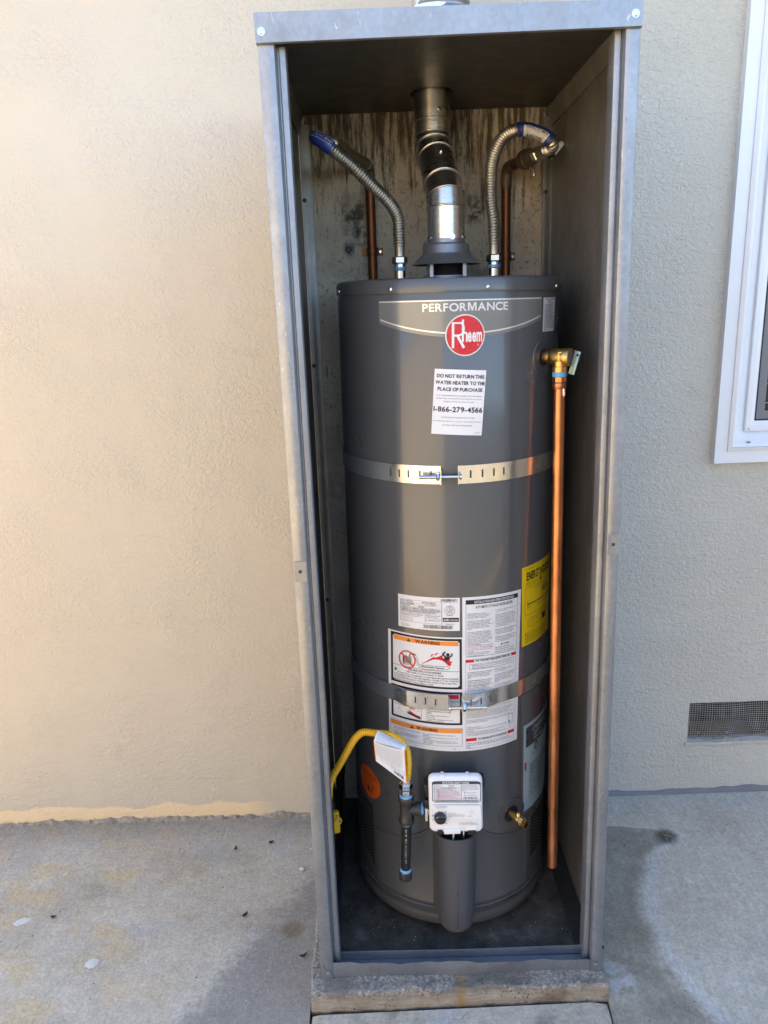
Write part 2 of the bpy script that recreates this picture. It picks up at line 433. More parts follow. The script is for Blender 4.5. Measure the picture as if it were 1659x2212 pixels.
M['steelblue'] = simple('blue_black_ink', (0.035, 0.06, 0.085), 0.35)
M['blueink'] = simple('blue_ink', (0.05, 0.16, 0.42), 0.4)
M['pinkink'] = simple('pink_ink', (0.62, 0.13, 0.26), 0.4)
M['copper'] = simple('new_copper', (0.62, 0.25, 0.115), 0.38, 1.0, 0.42, 34, 0.10, 50, stretch=(1, 1, 0.3))
M['oldcopper'] = simple('tarnished_copper', (0.17, 0.066, 0.030), 0.42, 0.85, 0.45, 22, 0.1, 90, stretch=(1, 1, 0.25))
M['patina'] = simple('patinated_copper', (0.17, 0.13, 0.085), 0.55, 0.6, 0.35, 30, 0.15, 90)
M['brass'] = simple('cast_brass', (0.62, 0.39, 0.13), 0.36, 1.0, 0.14, 60, 0.15, 160)
M['brass2'] = simple('bright_brass', (0.80, 0.55, 0.22), 0.25, 1.0, 0.1, 40, 0.05, 80)
M['chrome'] = simple('chrome_nut', (0.70, 0.70, 0.71), 0.13, 1.0, 0.05, 30)
M['flexsteel'] = simple('stainless_corrugated', (0.50, 0.48, 0.44), 0.40, 1.0, 0.10, 40)
M['solder'] = simple('solder', (0.62, 0.61, 0.58), 0.35, 1.0, 0.2, 90, 0.3, 120)
M['tape'] = simple('blue_thread_sealant', (0.14, 0.40, 0.70), 0.5, 0, 0.15, 60, 0.3, 200)
M['blacksteel'] = simple('black_iron_pipe', (0.025, 0.025, 0.026), 0.38, 0.4, 0.3, 60, 0.15, 200)
M['iron'] = simple('malleable_iron', (0.055, 0.052, 0.050), 0.42, 0.5, 0.25, 70, 0.3, 220)
M['bluesleeve'] = simple('blue_label_sleeve', (0.020, 0.045, 0.26), 0.35, 0, 0.1, 60)
M['lever'] = simple('pale_green_zinc', (0.42, 0.56, 0.53), 0.34, 0.6, 0.08, 20)
M['whiteplastic'] = simple('white_plastic', (0.80, 0.80, 0.81), 0.38, 0, 0.02, 20)
M['blackplastic'] = simple('black_plastic', (0.015, 0.015, 0.017), 0.4)
M['knob'] = simple('gloss_black_knob', (0.012, 0.012, 0.014), 0.18, coat=0.5)
M['beige'] = simple('beige_plastic', (0.55, 0.53, 0.48), 0.45)
M['leaf'] = simple('dry_leaf', (0.045, 0.030, 0.020), 0.8, 0, 0.4, 200)
M['splat'] = simple('white_paint_splat', (0.66, 0.65, 0.60), 0.6, 0, 0.10, 90)
M['twig'] = simple('dry_twig', (0.32, 0.27, 0.20), 0.9, 0, 0.3, 200)
M['grit'] = simple('pale_grit', (0.58, 0.56, 0.52), 0.85, 0, 0.25, 300)

# ------------------------------------------------------------------ geometry helpers
class MB:
    def __init__(self):
        self.v, self.f = [], []
    def add(self, vs, fs, mx=None):
        o = len(self.v)
        self.v += [tuple(mx @ Vector(p)) if mx is not None else tuple(p) for p in vs]
        self.f += [tuple(i + o for i in f) for f in fs]
        return self
    def box(self, x0, x1, y0, y1, z0, z1, mx=None):
        vs = [(x, y, z) for z in (z0, z1) for y in (y0, y1) for x in (x0, x1)]
        return self.add(vs, [(0, 2, 3, 1), (4, 5, 7, 6), (0, 1, 5, 4), (2, 6, 7, 3), (0, 4, 6, 2), (1, 3, 7, 5)], mx)
    def rbox(self, x0, x1, y0, y1, z0, z1, r=0.002, seg=2, mx=None):
        bm = bmesh.new()
        bmesh.ops.create_cube(bm, size=1)
        for p in bm.verts:
            p.co = Vector(((x0 + x1) / 2 + p.co.x * (x1 - x0), (y0 + y1) / 2 + p.co.y * (y1 - y0), (z0 + z1) / 2 + p.co.z * (z1 - z0)))
        bmesh.ops.bevel(bm, geom=list(bm.edges), offset=r, segments=seg, profile=0.5, affect='EDGES')
        bm.verts.ensure_lookup_table()
        self.add([p.co.copy() for p in bm.verts], [[q.index for q in f.verts] for f in bm.faces], mx)
        bm.free()
        return self
    def sweep(self, path, rad, n=16, caps=True):
        path = [Vector(p) for p in path]
        N = len(path)
        rad = rad if isinstance(rad, (list, tuple)) else [rad] * N
        tang = []
        for i in range(N):
            a = path[max(0, i - 1)]
            b = path[min(N - 1, i + 1)]
            tang.append((b - a).normalized())
        t0 = tang[0]
        u = t0.orthogonal().normalized()
        if abs(t0.z) > 0.9:
            u = (Vector((1, 0, 0)) - t0 * t0.x).normalized()
        vs, fs = [], []
        for i in range(N):
            t = tang[i]
            u = (u - t * u.dot(t)).normalized()
            w = t.cross(u)
            for k in range(n):
                a = 2 * math.pi * k / n
                vs.append(path[i] + (u * math.cos(a) + w * math.sin(a)) * rad[i])
        for i in range(N - 1):
            for k in range(n):
                k2 = (k + 1) % n
                fs.append((i * n + k, i * n + k2, (i + 1) * n + k2, (i + 1) * n + k))
        if caps:
            fs.append(tuple(range(n - 1, -1, -1)))
            fs.append(tuple((N - 1) * n + k for k in range(n)))
        return self.add(vs, fs)
    def lathe(self, prof, org=(0, 0, 0), axis=(0, 0, 1), n=32, caps=True):
        ax = Vector(axis).normalized()
        u = (Vector((1, 0, 0)) - ax * ax.x)
        u = u.normalized() if u.length > 0.1 else (Vector((0, 1, 0)) - ax * ax.y).normalized()
        w = ax.cross(u)
        org = Vector(org)
        vs, fs = [], []
        for r, hgt in prof:
            for k in range(n):
                a = 2 * math.pi * k / n
                vs.append(org + ax * hgt + (u * math.cos(a) + w * math.sin(a)) * r)
        for i in range(len(prof) - 1):
            for k in range(n):
                k2 = (k + 1) % n
                fs.append((i * n + k, i * n + k2, (i + 1) * n + k2, (i + 1) * n + k))
        if caps:
            fs.append(tuple(range(n - 1, -1, -1)))
            fs.append(tuple((len(prof) - 1) * n + k for k in range(n)))
        return self.add(vs, fs)
    def hexa(self, org, axis, r, hgt, rot=0.0):
        c = r * 0.12
        prof = [(r - c, 0), (r, c), (r, hgt - c), (r - c, hgt)]
        return self.lathe(prof, org, axis, 6)
    def torus(self, org, axis, R, r, n=36, k=8):
        ax = Vector(axis).normalized()
        u = ax.orthogonal().normalized()
        w = ax.cross(u)
        org = Vector(org)
        vs, fs = [], []
        for i in range(n):
            a = 2 * math.pi * i / n
            d = u * math.cos(a) + w * math.sin(a)
            for j in range(k):
                b = 2 * math.pi * j / k
                vs.append(org + d * (R + r * math.cos(b)) + ax * (r * math.sin(b)))
        for i in range(n):
            for j in range(k):
                fs.append((i * k + j, ((i + 1) % n) * k + j, ((i + 1) % n) * k + (j + 1) % k, i * k + (j + 1) % k))
        return self.add(vs, fs)
    def strip(self, pts, thick, z0, z1, dx=0.0, zs=None):
        """bent sheet: open XY polyline of given thickness, extruded in z; dx shifts x at the bottom (lean)"""
        P = [Vector((p[0], p[1])) for p in pts]
        nrm = []
        for i in range(len(P)):
            a = P[max(0, i - 1)]
            b = P[min(len(P) - 1, i + 1)]
            d = (b - a).normalized()
            nrm.append(Vector((-d.y, d.x)))
        zs = zs or [z0, z1]
        vs, fs = [], []
        n = len(P)
        for z in zs:
            k = dx * (1 - (z - z0) / (z1 - z0))
            for i in range(n):
                vs.append((P[i].x + k, P[i].y, z))
            for i in range(n):
                q = P[i] + nrm[i] * thick
                vs.append((q.x + k, q.y, z))
        L = 2 * n
        for s in range(len(zs) - 1):
            o = s * L
            for i in range(n - 1):
                fs.append((o + i, o + i + 1, o + L + i + 1, o + L + i))
                fs.append((o + n + i + 1, o + n + i, o + L + n + i, o + L + n + i + 1))
            fs.append((o, o + L, o + L + n, o + n))
            fs.append((o + n - 1, o + 2 * n - 1, o + L + 2 * n - 1, o + L + n - 1))
        for i in range(n - 1):
            fs.append((i + 1, i, n + i, n + i + 1))
            o = (len(zs) - 1) * L
            fs.append((o + i, o + i + 1, o + n + i + 1, o + n + i))
        return self.add(vs, fs)
    def plate(self, poly, d, mx):
        """flat polygon in local XY extruded by d along local Z, placed by mx"""
        n = len(poly)
        vs = [(p[0], p[1], 0) for p in poly] + [(p[0], p[1], d) for p in poly]
        fs = [tuple(range(n - 1, -1, -1)), tuple(range(n, 2 * n))] + [(i, (i + 1) % n, n + (i + 1) % n, n + i) for i in range(n)]
        return self.add(vs, fs, mx)
    def build(self, name, mat, parent=None, smooth=40, recalc=True):
        me = bpy.data.meshes.new(name)
        me.from_pydata(self.v, [], self.f)
        if recalc:
            bm = bmesh.new()
            bm.from_mesh(me)
            bmesh.ops.recalc_face_normals(bm, faces=bm.faces)
            bm.to_mesh(me)
            bm.free()
        me.materials.append(M[mat])
        if smooth:
            me.shade_smooth()
            me.set_sharp_from_angle(angle=R_(smooth))
        o = bpy.data.objects.new(name, me)
        COL.objects.link(o)
        if parent is not None:
            o.parent = parent
        return o

def tag(o, label=None, cat=None, group=None, kind=None):
    if label: o['label'] = label
    if cat: o['category'] = cat
    if group: o['group'] = group
    if kind: o['kind'] = kind
    return o

def empty(name, loc, label=None, cat=None, group=None):
    o = bpy.data.objects.new(name, None)
    o.empty_display_size = 0.05
    o.location = loc
    COL.objects.link(o)
    return tag(o, label, cat, group)

def rel(o, mb):
    """shift world-space geometry into the frame of an unrotated empty"""
    l = o.location
    mb.v = [(p[0] - l.x, p[1] - l.y, p[2] - l.z) for p in mb.v]
    return mb

def catmull(pts, per=12):
    P = [Vector(p) for p in pts]
    P = [P[0] * 2 - P[1]] + P + [P[-1] * 2 - P[-2]]
    out = []
    for i in range(1, len(P) - 2):
        for k in range(per):
            t = k / per
            a, b, c, d = P[i - 1], P[i], P[i + 1], P[i + 2]
            out.append(0.5 * ((2 * b) + (c - a) * t + (2 * a - 5 * b + 4 * c - d) * t * t + (3 * b - a - 3 * c + d) * t ** 3))
    out.append(P[-2])
    return out

def resample(path, step):
    d = [0.0]
    for a, b in zip(path, path[1:]):
        d.append(d[-1] + (b - a).length)
    n = max(2, int(d[-1] / step))
    out, j = [], 0
    for i in range(n + 1):
        s = d[-1] * i / n
        while j < len(d) - 2 and d[j + 1] < s:
            j += 1
        t = (s - d[j]) / max(1e-9, d[j + 1] - d[j])
        out.append(path[j].lerp(path[j + 1], t))
    return out, d[-1]

def corrugated(mb, ctrl, r, amp, pitch, n=20):
    path, L = resample(catmull(ctrl, 14), pitch / 5.0)
    rad = [r + amp * math.cos(2 * math.pi * i / 5.0) for i in range(len(path))]
    mb.sweep(path, rad, n)
    return path

# text -> mesh, cached, normalised to its own bounding box
_tx = {}
def text_geo(s, bold=0.0):
    key = (s, bold)
    if s == 'M' and bold >= 0.012 and key not in _tx:
        g_ = [(0, 0), (0, .73), (.205, .73), (.365, .27), (.525, .73), (.73, .73), (.73, 0), (.59, 0), (.59, .55), (.425, 0), (.305, 0), (.14, .55), (.14, 0)]
        _tx[key] = (g_, [(0, 1, 2, 11, 12), (2, 3, 9, 10, 11), (3, 4, 8, 9), (4, 5, 6, 7, 8)], 0, .73, 0, .73)
    if key in _tx:
        return _tx[key]
    if bold >= 0.012 and len(s) > 1:
        vs, fs, x = [], [], 0.0
        for ch in s:
            if ch == ' ':
                x += 0.26
                continue
            gv_, gf_, a0, a1, b0, b1 = text_geo(ch, bold)
            o_ = len(vs)
            vs += [(q[0] - a0 + x, q[1]) for q in gv_]
            fs += [tuple(i + o_ for i in f) for f in gf_]
            x += a1 - a0 + 0.075
        xs_, ys_ = [q[0] for q in vs], [q[1] for q in vs]
        _tx[key] = (vs, fs, min(xs_), max(xs_), min(ys_), max(ys_))
        return _tx[key]
    cu = bpy.data.curves.new('txt', 'FONT')
    cu.body = s
    cu.size = 1.0
    cu.resolution_u = 4 if len(s) == 1 else 2 if len(s) < 16 else 1
    cu.offset = bold
    ob = bpy.data.objects.new('txt', cu)
    COL.objects.link(ob)
    dg = bpy.context.evaluated_depsgraph_get()
    me = bpy.data.meshes.new_from_object(ob.evaluated_get(dg))
    vs = [(p.co.x, p.co.y) for p in me.vertices]
    fs = [tuple(p.vertices) for p in me.polygons]
    bpy.data.objects.remove(ob)
    bpy.data.curves.remove(cu)
    bpy.data.meshes.remove(me)
    if not vs:
        vs, fs = [(0, 0), (1, 0), (1, 1)], [(0, 1, 2)]
    xs = [p[0] for p in vs]
    ys = [p[1] for p in vs]
    _tx[key] = (vs, fs, min(xs), max(xs), min(ys), max(ys))
    return _tx[key]

class Sheet:
    """a printed sheet: maps (u right, v down, lift) to 3-D; collects prints by colour"""
    def __init__(self, fn, lift=0.0004):
        self.fn, self.pr, self.lift = fn, {}, lift
    def mb(self, key):
        return self.pr.setdefault(key, MB())
    def rect(self, key, u0, v0, u1, v1, layer=1, n=None):
        n = n or max(1, int(abs(u1 - u0) * 16))
        vs, fs = [], []
        for i in range(n + 1):
            u = u0 + (u1 - u0) * i / n
            vs += [self.fn(u, v0, layer * self.lift), self.fn(u, v1, layer * self.lift)]
        fs = [(2 * i, 2 * i + 1, 2 * i + 3, 2 * i + 2) for i in range(n)]
        self.mb(key).add(vs, fs)
    def frame(self, key, u0, v0, u1, v1, wu, wv, layer=1):
        self.rect(key, u0, v0, u1, v0 + wv, layer)
        self.rect(key, u0, v1 - wv, u1, v1, layer)
        self.rect(key, u0, v0 + wv, u0 + wu, v1 - wv, layer)
        self.rect(key, u1 - wu, v0 + wv, u1, v1 - wv, layer)
    def poly(self, key, pts, layer=1):
        self.mb(key).add([self.fn(u, v, layer * self.lift) for u, v in pts], [tuple(range(len(pts)))])
    def ell(self, key, cu, cv, ru, rv, layer=1, n=40, inner=None):
        if inner is None:
            vs, m_ = [], n // 2
            for i in range(m_ + 1):
                c, s_ = -math.cos(math.pi * i / m_), math.sin(math.pi * i / m_)
                vs += [self.fn(cu + ru * c, cv - rv * s_, layer * self.lift), self.fn(cu + ru * c, cv + rv * s_, layer * self.lift)]
            self.mb(key).add(vs, [(2 * i, 2 * i + 1, 2 * i + 3, 2 * i + 2) for i in range(m_)])
        else:
            vs = []
            for k in (1.0, inner):
                vs += [self.fn(cu + ru * k * math.cos(2 * math.pi * i / n), cv + rv * k * math.sin(2 * math.pi * i / n), layer * self.lift) for i in range(n)]
            self.mb(key).add(vs, [(i, (i + 1) % n, n + (i + 1) % n, n + i) for i in range(n)])
    def line(self, key, pts, w, layer=1, asp=1.0):
        for (a, b), (c, d) in zip(pts, pts[1:]):
            dx, dy = c - a, (d - b) * asp
            L = math.hypot(dx, dy) or 1
            nx, ny = -dy / L * w / 2, dx / L * w / 2 / asp
            self.poly(key, [(a + nx, b + ny), (c + nx, d + ny), (c - nx, d - ny), (a - nx, b - ny)], layer)
    def text(self, key, s, u0, v0, u1, v1, bold=0.0, layer=2, rot=None, slant=0.0):
        vs, fs, xa, xb, ya, yb = text_geo(s, bold)
        out = []
        for x, y in vs:
            tx, ty = (x - xa) / (xb - xa), (y - ya) / (yb - ya)
            u = u0 + (u1 - u0) * (tx + slant * ty)
            v = v1 + (v0 - v1) * ty
            if rot:
                cu, cv, ang, asp = rot
                du, dv = u - cu, (v - cv) * asp
                u = cu + du * math.cos(ang) - dv * math.sin(ang)
                v = cv + (du * math.sin(ang) + dv * math.cos(ang)) / asp
            out.append(self.fn(u, v, layer * self.lift))
        self.mb(key).add(out, fs)
    def para(self, key, lines, u0, v0, u1, v1, bold=0.0, layer=2, fill=0.68):
        """lines of print; the longest spans u0..u1, others keep its letter width"""
        wid = []
        for s in lines:
            g = text_geo(s, bold)
            wid.append(g[3] - g[2])
        mx = max(wid)
        dv = (v1 - v0) / len(lines)
        for i, s in enumerate(lines):
            if not s.strip():
                continue
            g = text_geo(s, bold)
            asc = (g[5] - g[4])
            full = 0.95
            top = v0 + dv * i
            hh = dv * fill * min(1.15, asc / 0.74)
            base = top + dv * 0.85 + max(0, -g[4]) * dv * 0.7
            self.text(key, s, u0, base - hh, u0 + (u1 - u0) * wid[i] / mx, base, bold, layer)
    def bars(self, key, u0, v0, u1, v1, n=30, layer=2, seed=1):
        rnd = random.Random(seed)
        u = u0
        step = (u1 - u0) / n
        for i in range(n):
            w = step * rnd.choice((0.25, 0.4, 0.65))
            self.rect(key, u, v0, u + w, v1, layer, 1)
            u += step
    def build(self, sheet_name, sheet_key, parent, corners=None, label=None, names=None, n=24, body=None):
        b = body or MB()
        if body is None:
            vs, fs = [], []
            for i in range(n + 1):
                u = i / n
                vs += [self.fn(u, 0, 0.0), self.fn(u, 1, 0.0)]
            fs = [(2 * i, 2 * i + 1, 2 * i + 3, 2 * i + 2) for i in range(n)]
            b.add(vs, fs)
        o = b.build(sheet_name, sheet_key, parent, 40, False)
        if label:
            o['label'] = label
        nm = dict(ink='black_print', orange='orange_print', red='red_print', white='white_print', silver='silver_print', greyink='grey_print', darkred='dark_red_print', slate='dark_print', steelblue='dark_blue_print', blueink='blue_print', pinkink='pink_print', plate='tan_print')
        for k, mb in self.pr.items():
            mb.build(nm.get(k, 'print'), k, o, 0, False)
        return o

from mathutils import noise as mn
# ================================================================== SETTING
WALL_Y = 2.0
# ground sheet reaching far, slabs lie on it
g = MB().add([(-60, -60, -0.03), (60, -60, -0.03), (60, 60, -0.03), (-60, 60, -0.03)], [(0, 1, 2, 3)]).build('ground', 'paving', None, 0)
tag(g, kind='structure')

def slab(name, mat, poly_fn, x0, x1, y0, y1, nx, ny, skirt=0.029):
    vs, fs = [], []
    for j in range(ny + 1):
        for i in range(nx + 1):
            x, y = x0 + (x1 - x0) * i / nx, y0 + (y1 - y0) * j / ny
            vs.append(poly_fn(x, y))
    for j in range(ny):
        for i in range(nx):
            a = j * (nx + 1) + i
            fs.append((a, a + 1, a + nx + 2, a + nx + 1))
    # skirts
    ring = [i for i in range(nx + 1)] + [j * (nx + 1) + nx for j in range(1, ny + 1)] + [ny * (nx + 1) + i for i in range(nx - 1, -1, -1)] + [j * (nx + 1) for j in range(ny - 1, 0, -1)]
    o = len(vs)
    vs += [(vs[i][0], vs[i][1], vs[i][2] - skirt) for i in ring]
    for k in range(len(ring)):
        k2 = (k + 1) % len(ring)
        fs.append((ring[k], o + k, o + k2, ring[k2]))
    return MB().add(vs, fs).build(name, mat, g, 30)

def soft(t):
    t = max(0.0, min(1.0, t))
    return t * t * (3 - 2 * t)
def left_fn(x, y):
    return (x, y, 0.0 + 0.002 * math.sin(3 * x + 1) * math.sin(2.3 * y))
def right_fn(x, y):
    z = 0.014 + 0.021 * soft((y - 1.3) / 0.7)
    e = 0.006 * soft((0.50 - x) / 0.05) if y < 1.36 else 0.0
    xx = x + (0.010 * math.sin(9 * y) if x < 0.47 else 0) - (0.03 * (1.33 - y) if (x < 0.47 and y < 1.33) else 0)
    return (xx, y, z - e)
def front_fn(x, y):
    z = 0.002 + 0.010 * (x + 0.19) / 0.64
    ed = soft((x - 0.41) / 0.035)
    return (x - (0.05 * (1.325 - y) if x > 0.40 else 0) , y, z - 0.007 * ed - 0.004 * soft((-0.175 - x) / 0.02))
slab('concrete_slab', 'c_left', left_fn, -1.45, -0.199, 0.30, WALL_Y + 0.01, 60, 40)
slab('concrete_slab', 'c_right', right_fn, 0.457, 3.2, 0.30, WALL_Y + 0.01, 60, 60)
slab('concrete_slab', 'c_front', front_fn, -0.193, 0.446, 0.30, 1.320, 40, 40)

# ------------------------------------------------------------------ house
house = empty('house', (0, WALL_Y, 0), 'stucco house wall in warm light grey paint behind the metal cabinet', 'house')
def wall_with_holes(xs, zs, holes, y, depth):
    mb = MB()
    inside = lambda cx, cz: any(a < cx < b and c < cz < d for a, b, c, d in holes)
    for i in range(len(xs) - 1):
        for k in range(len(zs) - 1):
            if not inside((xs[i] + xs[i + 1]) / 2, (zs[k] + zs[k + 1]) / 2):
                mb.add([(xs[i], y, zs[k]), (xs[i + 1], y, zs[k]), (xs[i + 1], y, zs[k + 1]), (xs[i], y, zs[k + 1])], [(0, 1, 2, 3)])
    for (a, b, c, d), depth in zip(holes, depth):
        for p, q in (((a, c), (b, c)), ((b, c), (b, d)), ((b, d), (a, d)), ((a, d), (a, c))):
            mb.add([(p[0], y, p[1]), (q[0], y, q[1]), (q[0], y + depth, q[1]), (p[0], y + depth, p[1])], [(0, 1, 2, 3)])
    return mb
WIN = (0.885, 2.0, 1.062, 2.30)
VENT = (0.869, 1.25, 0.2030, 0.3325)
xs = sorted({-1.7, -1.0, 0.5, WIN[0], WIN[1], VENT[0], VENT[1], 9.0})
zs = sorted({-0.03, VENT[2], VENT[3], WIN[2], WIN[3], 2.8})
o = rel(house, wall_with_holes(xs, zs, [WIN, VENT], WALL_Y, (0.16, 0.022))).build('wall', 'stucco', house, 0, False)
# stained old wall surface inside the cabinet
def old_patch():
    mb = MB()
    nx, nz = 30, 60
    for k in range(nz + 1):
        for i in range(nx + 1):
            x = -0.172 + 0.615 * i / nx
            z = 0.055 + 1.87 * k / nz
            mb.v.append((x, WALL_Y - 0.004 - 0.0015 * math.sin(11 * x + 3 * z) * math.sin(7 * z), z))
    for k in range(nz):
        for i in range(nx):
            a = k * (nx + 1) + i
            mb.f.append((a, a + 1, a + nx + 2, a + nx + 1))
    return mb
o = rel(house, old_patch()).build('old_wall_patch', 'old', house, 60, False)
o['label'] = 'stained mouldy old wall surface seen inside the cabinet'
# screw hole in the old wall with a dark washer mark
o = rel(house, MB().lathe([(0.007, 0), (0.008, 0.003), (0.004, 0.004), (0.003, 0.0015)], (-0.0643, WALL_Y - 0.003, 1.6136), (0, -1, 0), 20)).build('wall_plug', 'iron', house)
# unseen roof, with an upper storey added to cast shade on this side
o = rel(house, MB().box(-1.85, 9, 1.66, 9, 2.80, 2.95)).build('roof', 'roof', house, 0)
o = rel(house, MB().box(-1.7, 9, 2.02, 9, 2.95, 5.1)).build('shade_storey', 'stucco', house, 0)
o = rel(house, MB().box(-1.85, 9.2, 1.72, 9, 5.1, 5.25)).build('roof', 'roof', house, 0)
o = rel(house, MB().box(-1.7, 9, 8.8, 9, -0.03, 2.80)).build('rear_wall', 'stucco', house, 0)
for sx in (-1.7, 8.9):
    rel(house, MB().box(sx, sx + 0.1, 2.01, 8.8, -0.03, 2.80)).build('side_wall', 'stucco', house, 0)
# sealant along the foot of the right wall
rnd = random.Random(3)
mb = MB()
n = 90
for i in range(n + 1):
    x = 0.47 + 2.6 * i / n
    wv = 0.0025 * math.sin(31 * x) + 0.002 * math.sin(77 * x + 1) + rnd.uniform(-0.0012, 0.0012)
    top = 0.0455 + wv + (0.004 if x > 0.93 else 0)
    mb.v += [(x, 1.9925, 0.020), (x, 1.9905 - 0.001 * rnd.random(), 0.033 + wv * 0.6), (x, 1.9955, top), (x, 2.002, top + 0.001)]
for i in range(n):
    for k in range(3):
        a = i * 4 + k
        mb.f.append((a, a + 4, a + 5, a + 1))
o = rel(house, mb).build('sealant_strip', 'caulk', house, 60)
# chipped mortar edge along the foot of the left wall
mb = MB()
n = 260
for i in range(n + 1):
    x = -1.45 + 1.27 * i / n
    f1 = mn.fractal(Vector((x * 14, 1.7, 0)), 1.0, 2.0, 5)
    f2 = mn.fractal(Vector((x * 45, 5.1, 0)), 1.0, 2.0, 4)
    hz = max(0.0015, 0.010 + 0.012 * f1 + 0.005 * f2)
    dy = max(0.002, 0.007 + 0.006 * f2 + 0.004 * f1)
    mb.v += [(x, WALL_Y - dy - 0.002, -0.002), (x, WALL_Y - dy, hz * 0.55), (x, WALL_Y - dy * 0.35, hz), (x, WALL_Y + 0.002, hz + 0.0015)]
for i in range(n):
    for k in range(3):
        a = i * 4 + k
        mb.f.append((a, a + 4, a + 5, a + 1))
rel(house, mb).build('mortar_edge', 'mortar', house, 50)
# foundation vent: painted wire mesh slightly bellied, void behind, plaster sill
vx0, vx1, vz0, vz1, vy0, vy1 = VENT[0] - 0.03, VENT[1] + 0.03, VENT[2] - 0.25, VENT[3] + 0.03, WALL_Y + 0.0225, WALL_Y + 0.5
vb = MB().add([(x_, y_, z_) for z_ in (vz0, vz1) for y_ in (vy0, vy1) for x_ in (vx0, vx1)], [(0, 2, 3, 1), (4, 5, 7, 6), (2, 6, 7, 3), (0, 4, 6, 2), (1, 3, 7, 5)])
vent = rel(house, vb).build('foundation_vent', 'void', house, 0)
mb = MB()
def vy(x, z):
    return WALL_Y + 0.016 + 0.010 * math.sin(9 * x + 2) * math.sin((z - 0.2) * 22) + 0.004 * math.sin(31 * x)
pit = 0.0067
rw = random.Random(5)
nx = int((VENT[1] - VENT[0]) / pit)
nz = int((VENT[3] - VENT[2]) / pit) + 1
for i in range(nx + 1):
    x = VENT[0] + 0.003 + i * pit
    pts = [Vector((x + 0.0012 * math.sin(40 * z + x * 9), vy(x, z), z)) for z in [VENT[2] - 0.004 + (VENT[3] - VENT[2] + 0.008) * k / 10 for k in range(11)]]
    mb.sweep(pts, 0.00068 * rw.uniform(0.9, 1.4), 5, False)
for k in range(nz + 1):
    z = VENT[2] + 0.002 + k * pit
    pts = [Vector((x, vy(x, z) - 0.001, z + 0.0016 * math.sin(13 * x + k * 0.2))) for x in [VENT[0] - 0.003 + (VENT[1] - VENT[0] + 0.006) * q / 24 for q in range(25)]]
    mb.sweep(pts, 0.00068 * rw.uniform(0.9, 1.4), 5, False)
# paint clogging some meshes near the sill
for q in range(26):
    i = rw.randrange(nx)
    x = VENT[0] + 0.003 + i * pit
    z = VENT[2] + 0.002 + pit * (0 if rw.random() < 0.7 else rw.choice((1, 2, 3)))
    y = vy(x, z)
    mb.add([(x, y, z), (x + pit, y, z), (x + pit, y, z + pit * rw.uniform(0.5, 1)), (x, y, z + pit * rw.uniform(0.4, 1))], [(0, 1, 2, 3)])
o = rel(house, mb).build('wire_mesh', 'wire', None, 60)
o.parent = vent
mb = MB()
n = 30
for i in range(n + 1):
    x = VENT[0] - 0.006 + (VENT[1] - VENT[0] + 0.012) * i / n
    j = 0.002 * math.sin(37 * x) + 0.0012 * math.sin(91 * x)
    mb.v += [(x, WALL_Y + 0.001, VENT[2] - 0.014 + j), (x, WALL_Y - 0.005, VENT[2] - 0.008 + j), (x, WALL_Y - 0.004, VENT[2] + 0.001 + j * 0.4), (x, WALL_Y + 0.03, VENT[2] + 0.004)]
for i in range(n):
    for k in range(3):
        a = i * 4 + k
        mb.f.append((a, a + 4, a + 5, a + 1))
o = rel(house, mb).build('plaster_sill', 'stucco', None, 60)
o.parent = vent

# window (only its lower left corner is in view)
def ring(x0, x1, z0, z1, w, ya, yb):
    """mitred frame of width w between outer rectangle and inner; front face from depth ya (outer) to yb (inner)"""
    mb = MB()
    o4 = [(x0, z0), (x1, z0), (x1, z1), (x0, z1)]
    i4 = [(x0 + w, z0 + w), (x1 - w, z0 + w), (x1 - w, z1 - w), (x0 + w, z1 - w)]
    for k in range(4):
        k2 = (k + 1) % 4
        a, b, c, d = o4[k], o4[k2], i4[k2], i4[k]
        mb.add([(a[0], ya, a[1]), (b[0], ya, b[1]), (c[0], yb, c[1]), (d[0], yb, d[1]),
                (a[0], ya + 0.03, a[1]), (b[0], ya + 0.03, b[1]), (c[0], yb + 0.03, c[1]), (d[0], yb + 0.03, d[1])],
               [(0, 1, 2, 3), (0, 4, 5, 1), (3, 2, 6, 7), (4, 7, 6, 5)])
    return mb
X0, X1, Z0, Z1 = 0.8725, 2.02, 1.0475, 2.32
win = rel(house, ring(X0, X1, Z0, Z1, 0.032, 1.978, 1.978)).build('window', 'vinyl', house, 0)
def wr(name, off, w, ya, yb, mat='vinyl'):
    o = rel(house, ring(X0 + off, X1 - off, Z0 + off, Z1 - off, w, ya, yb)).build(name, mat, None, 0)
    o.parent = win
    return o
wr('frame_bevel', 0.0322, 0.0090, 1.974, 1.970)
wr('frame', 0.0417, 0.0105, 1.979, 1.979)
wr('frame', 0.0523, 0.0290, 1.979, 2.004)
wr('sash', 0.0815, 0.0120, 1.992, 1.992)
wr('sash', 0.0936, 0.0130, 1.996, 2.000)
wr('gasket', 0.1068, 0.0032, 1.999, 1.999, 'black')
wr('insect_screen', 0.1102, 0.0220, 2.002, 2.002, 'screen')
o = rel(house, MB().box(X0 + 0.13, X1 - 0.13, 2.016, 2.020, Z0 + 0.13, Z1 - 0.13)).build('pane', 'glass', None, 0)
o.parent = win
for k in range(18):
    o = rel(house, MB().box(X0 + 0.12, X1 - 0.12, 2.006, 2.009, Z0 + 0.150 + k * 0.05, Z0 + 0.154 + k * 0.05)).build('blind_slat', 'blind', None, 0)
    o.parent = win
o = rel(house, MB().rbox(0.9530, 0.9640, 1.9765, 1.982, 1.0985, 1.1045, 0.0008, 1)).build('weep_cover', 'beige', None)
o.parent = win
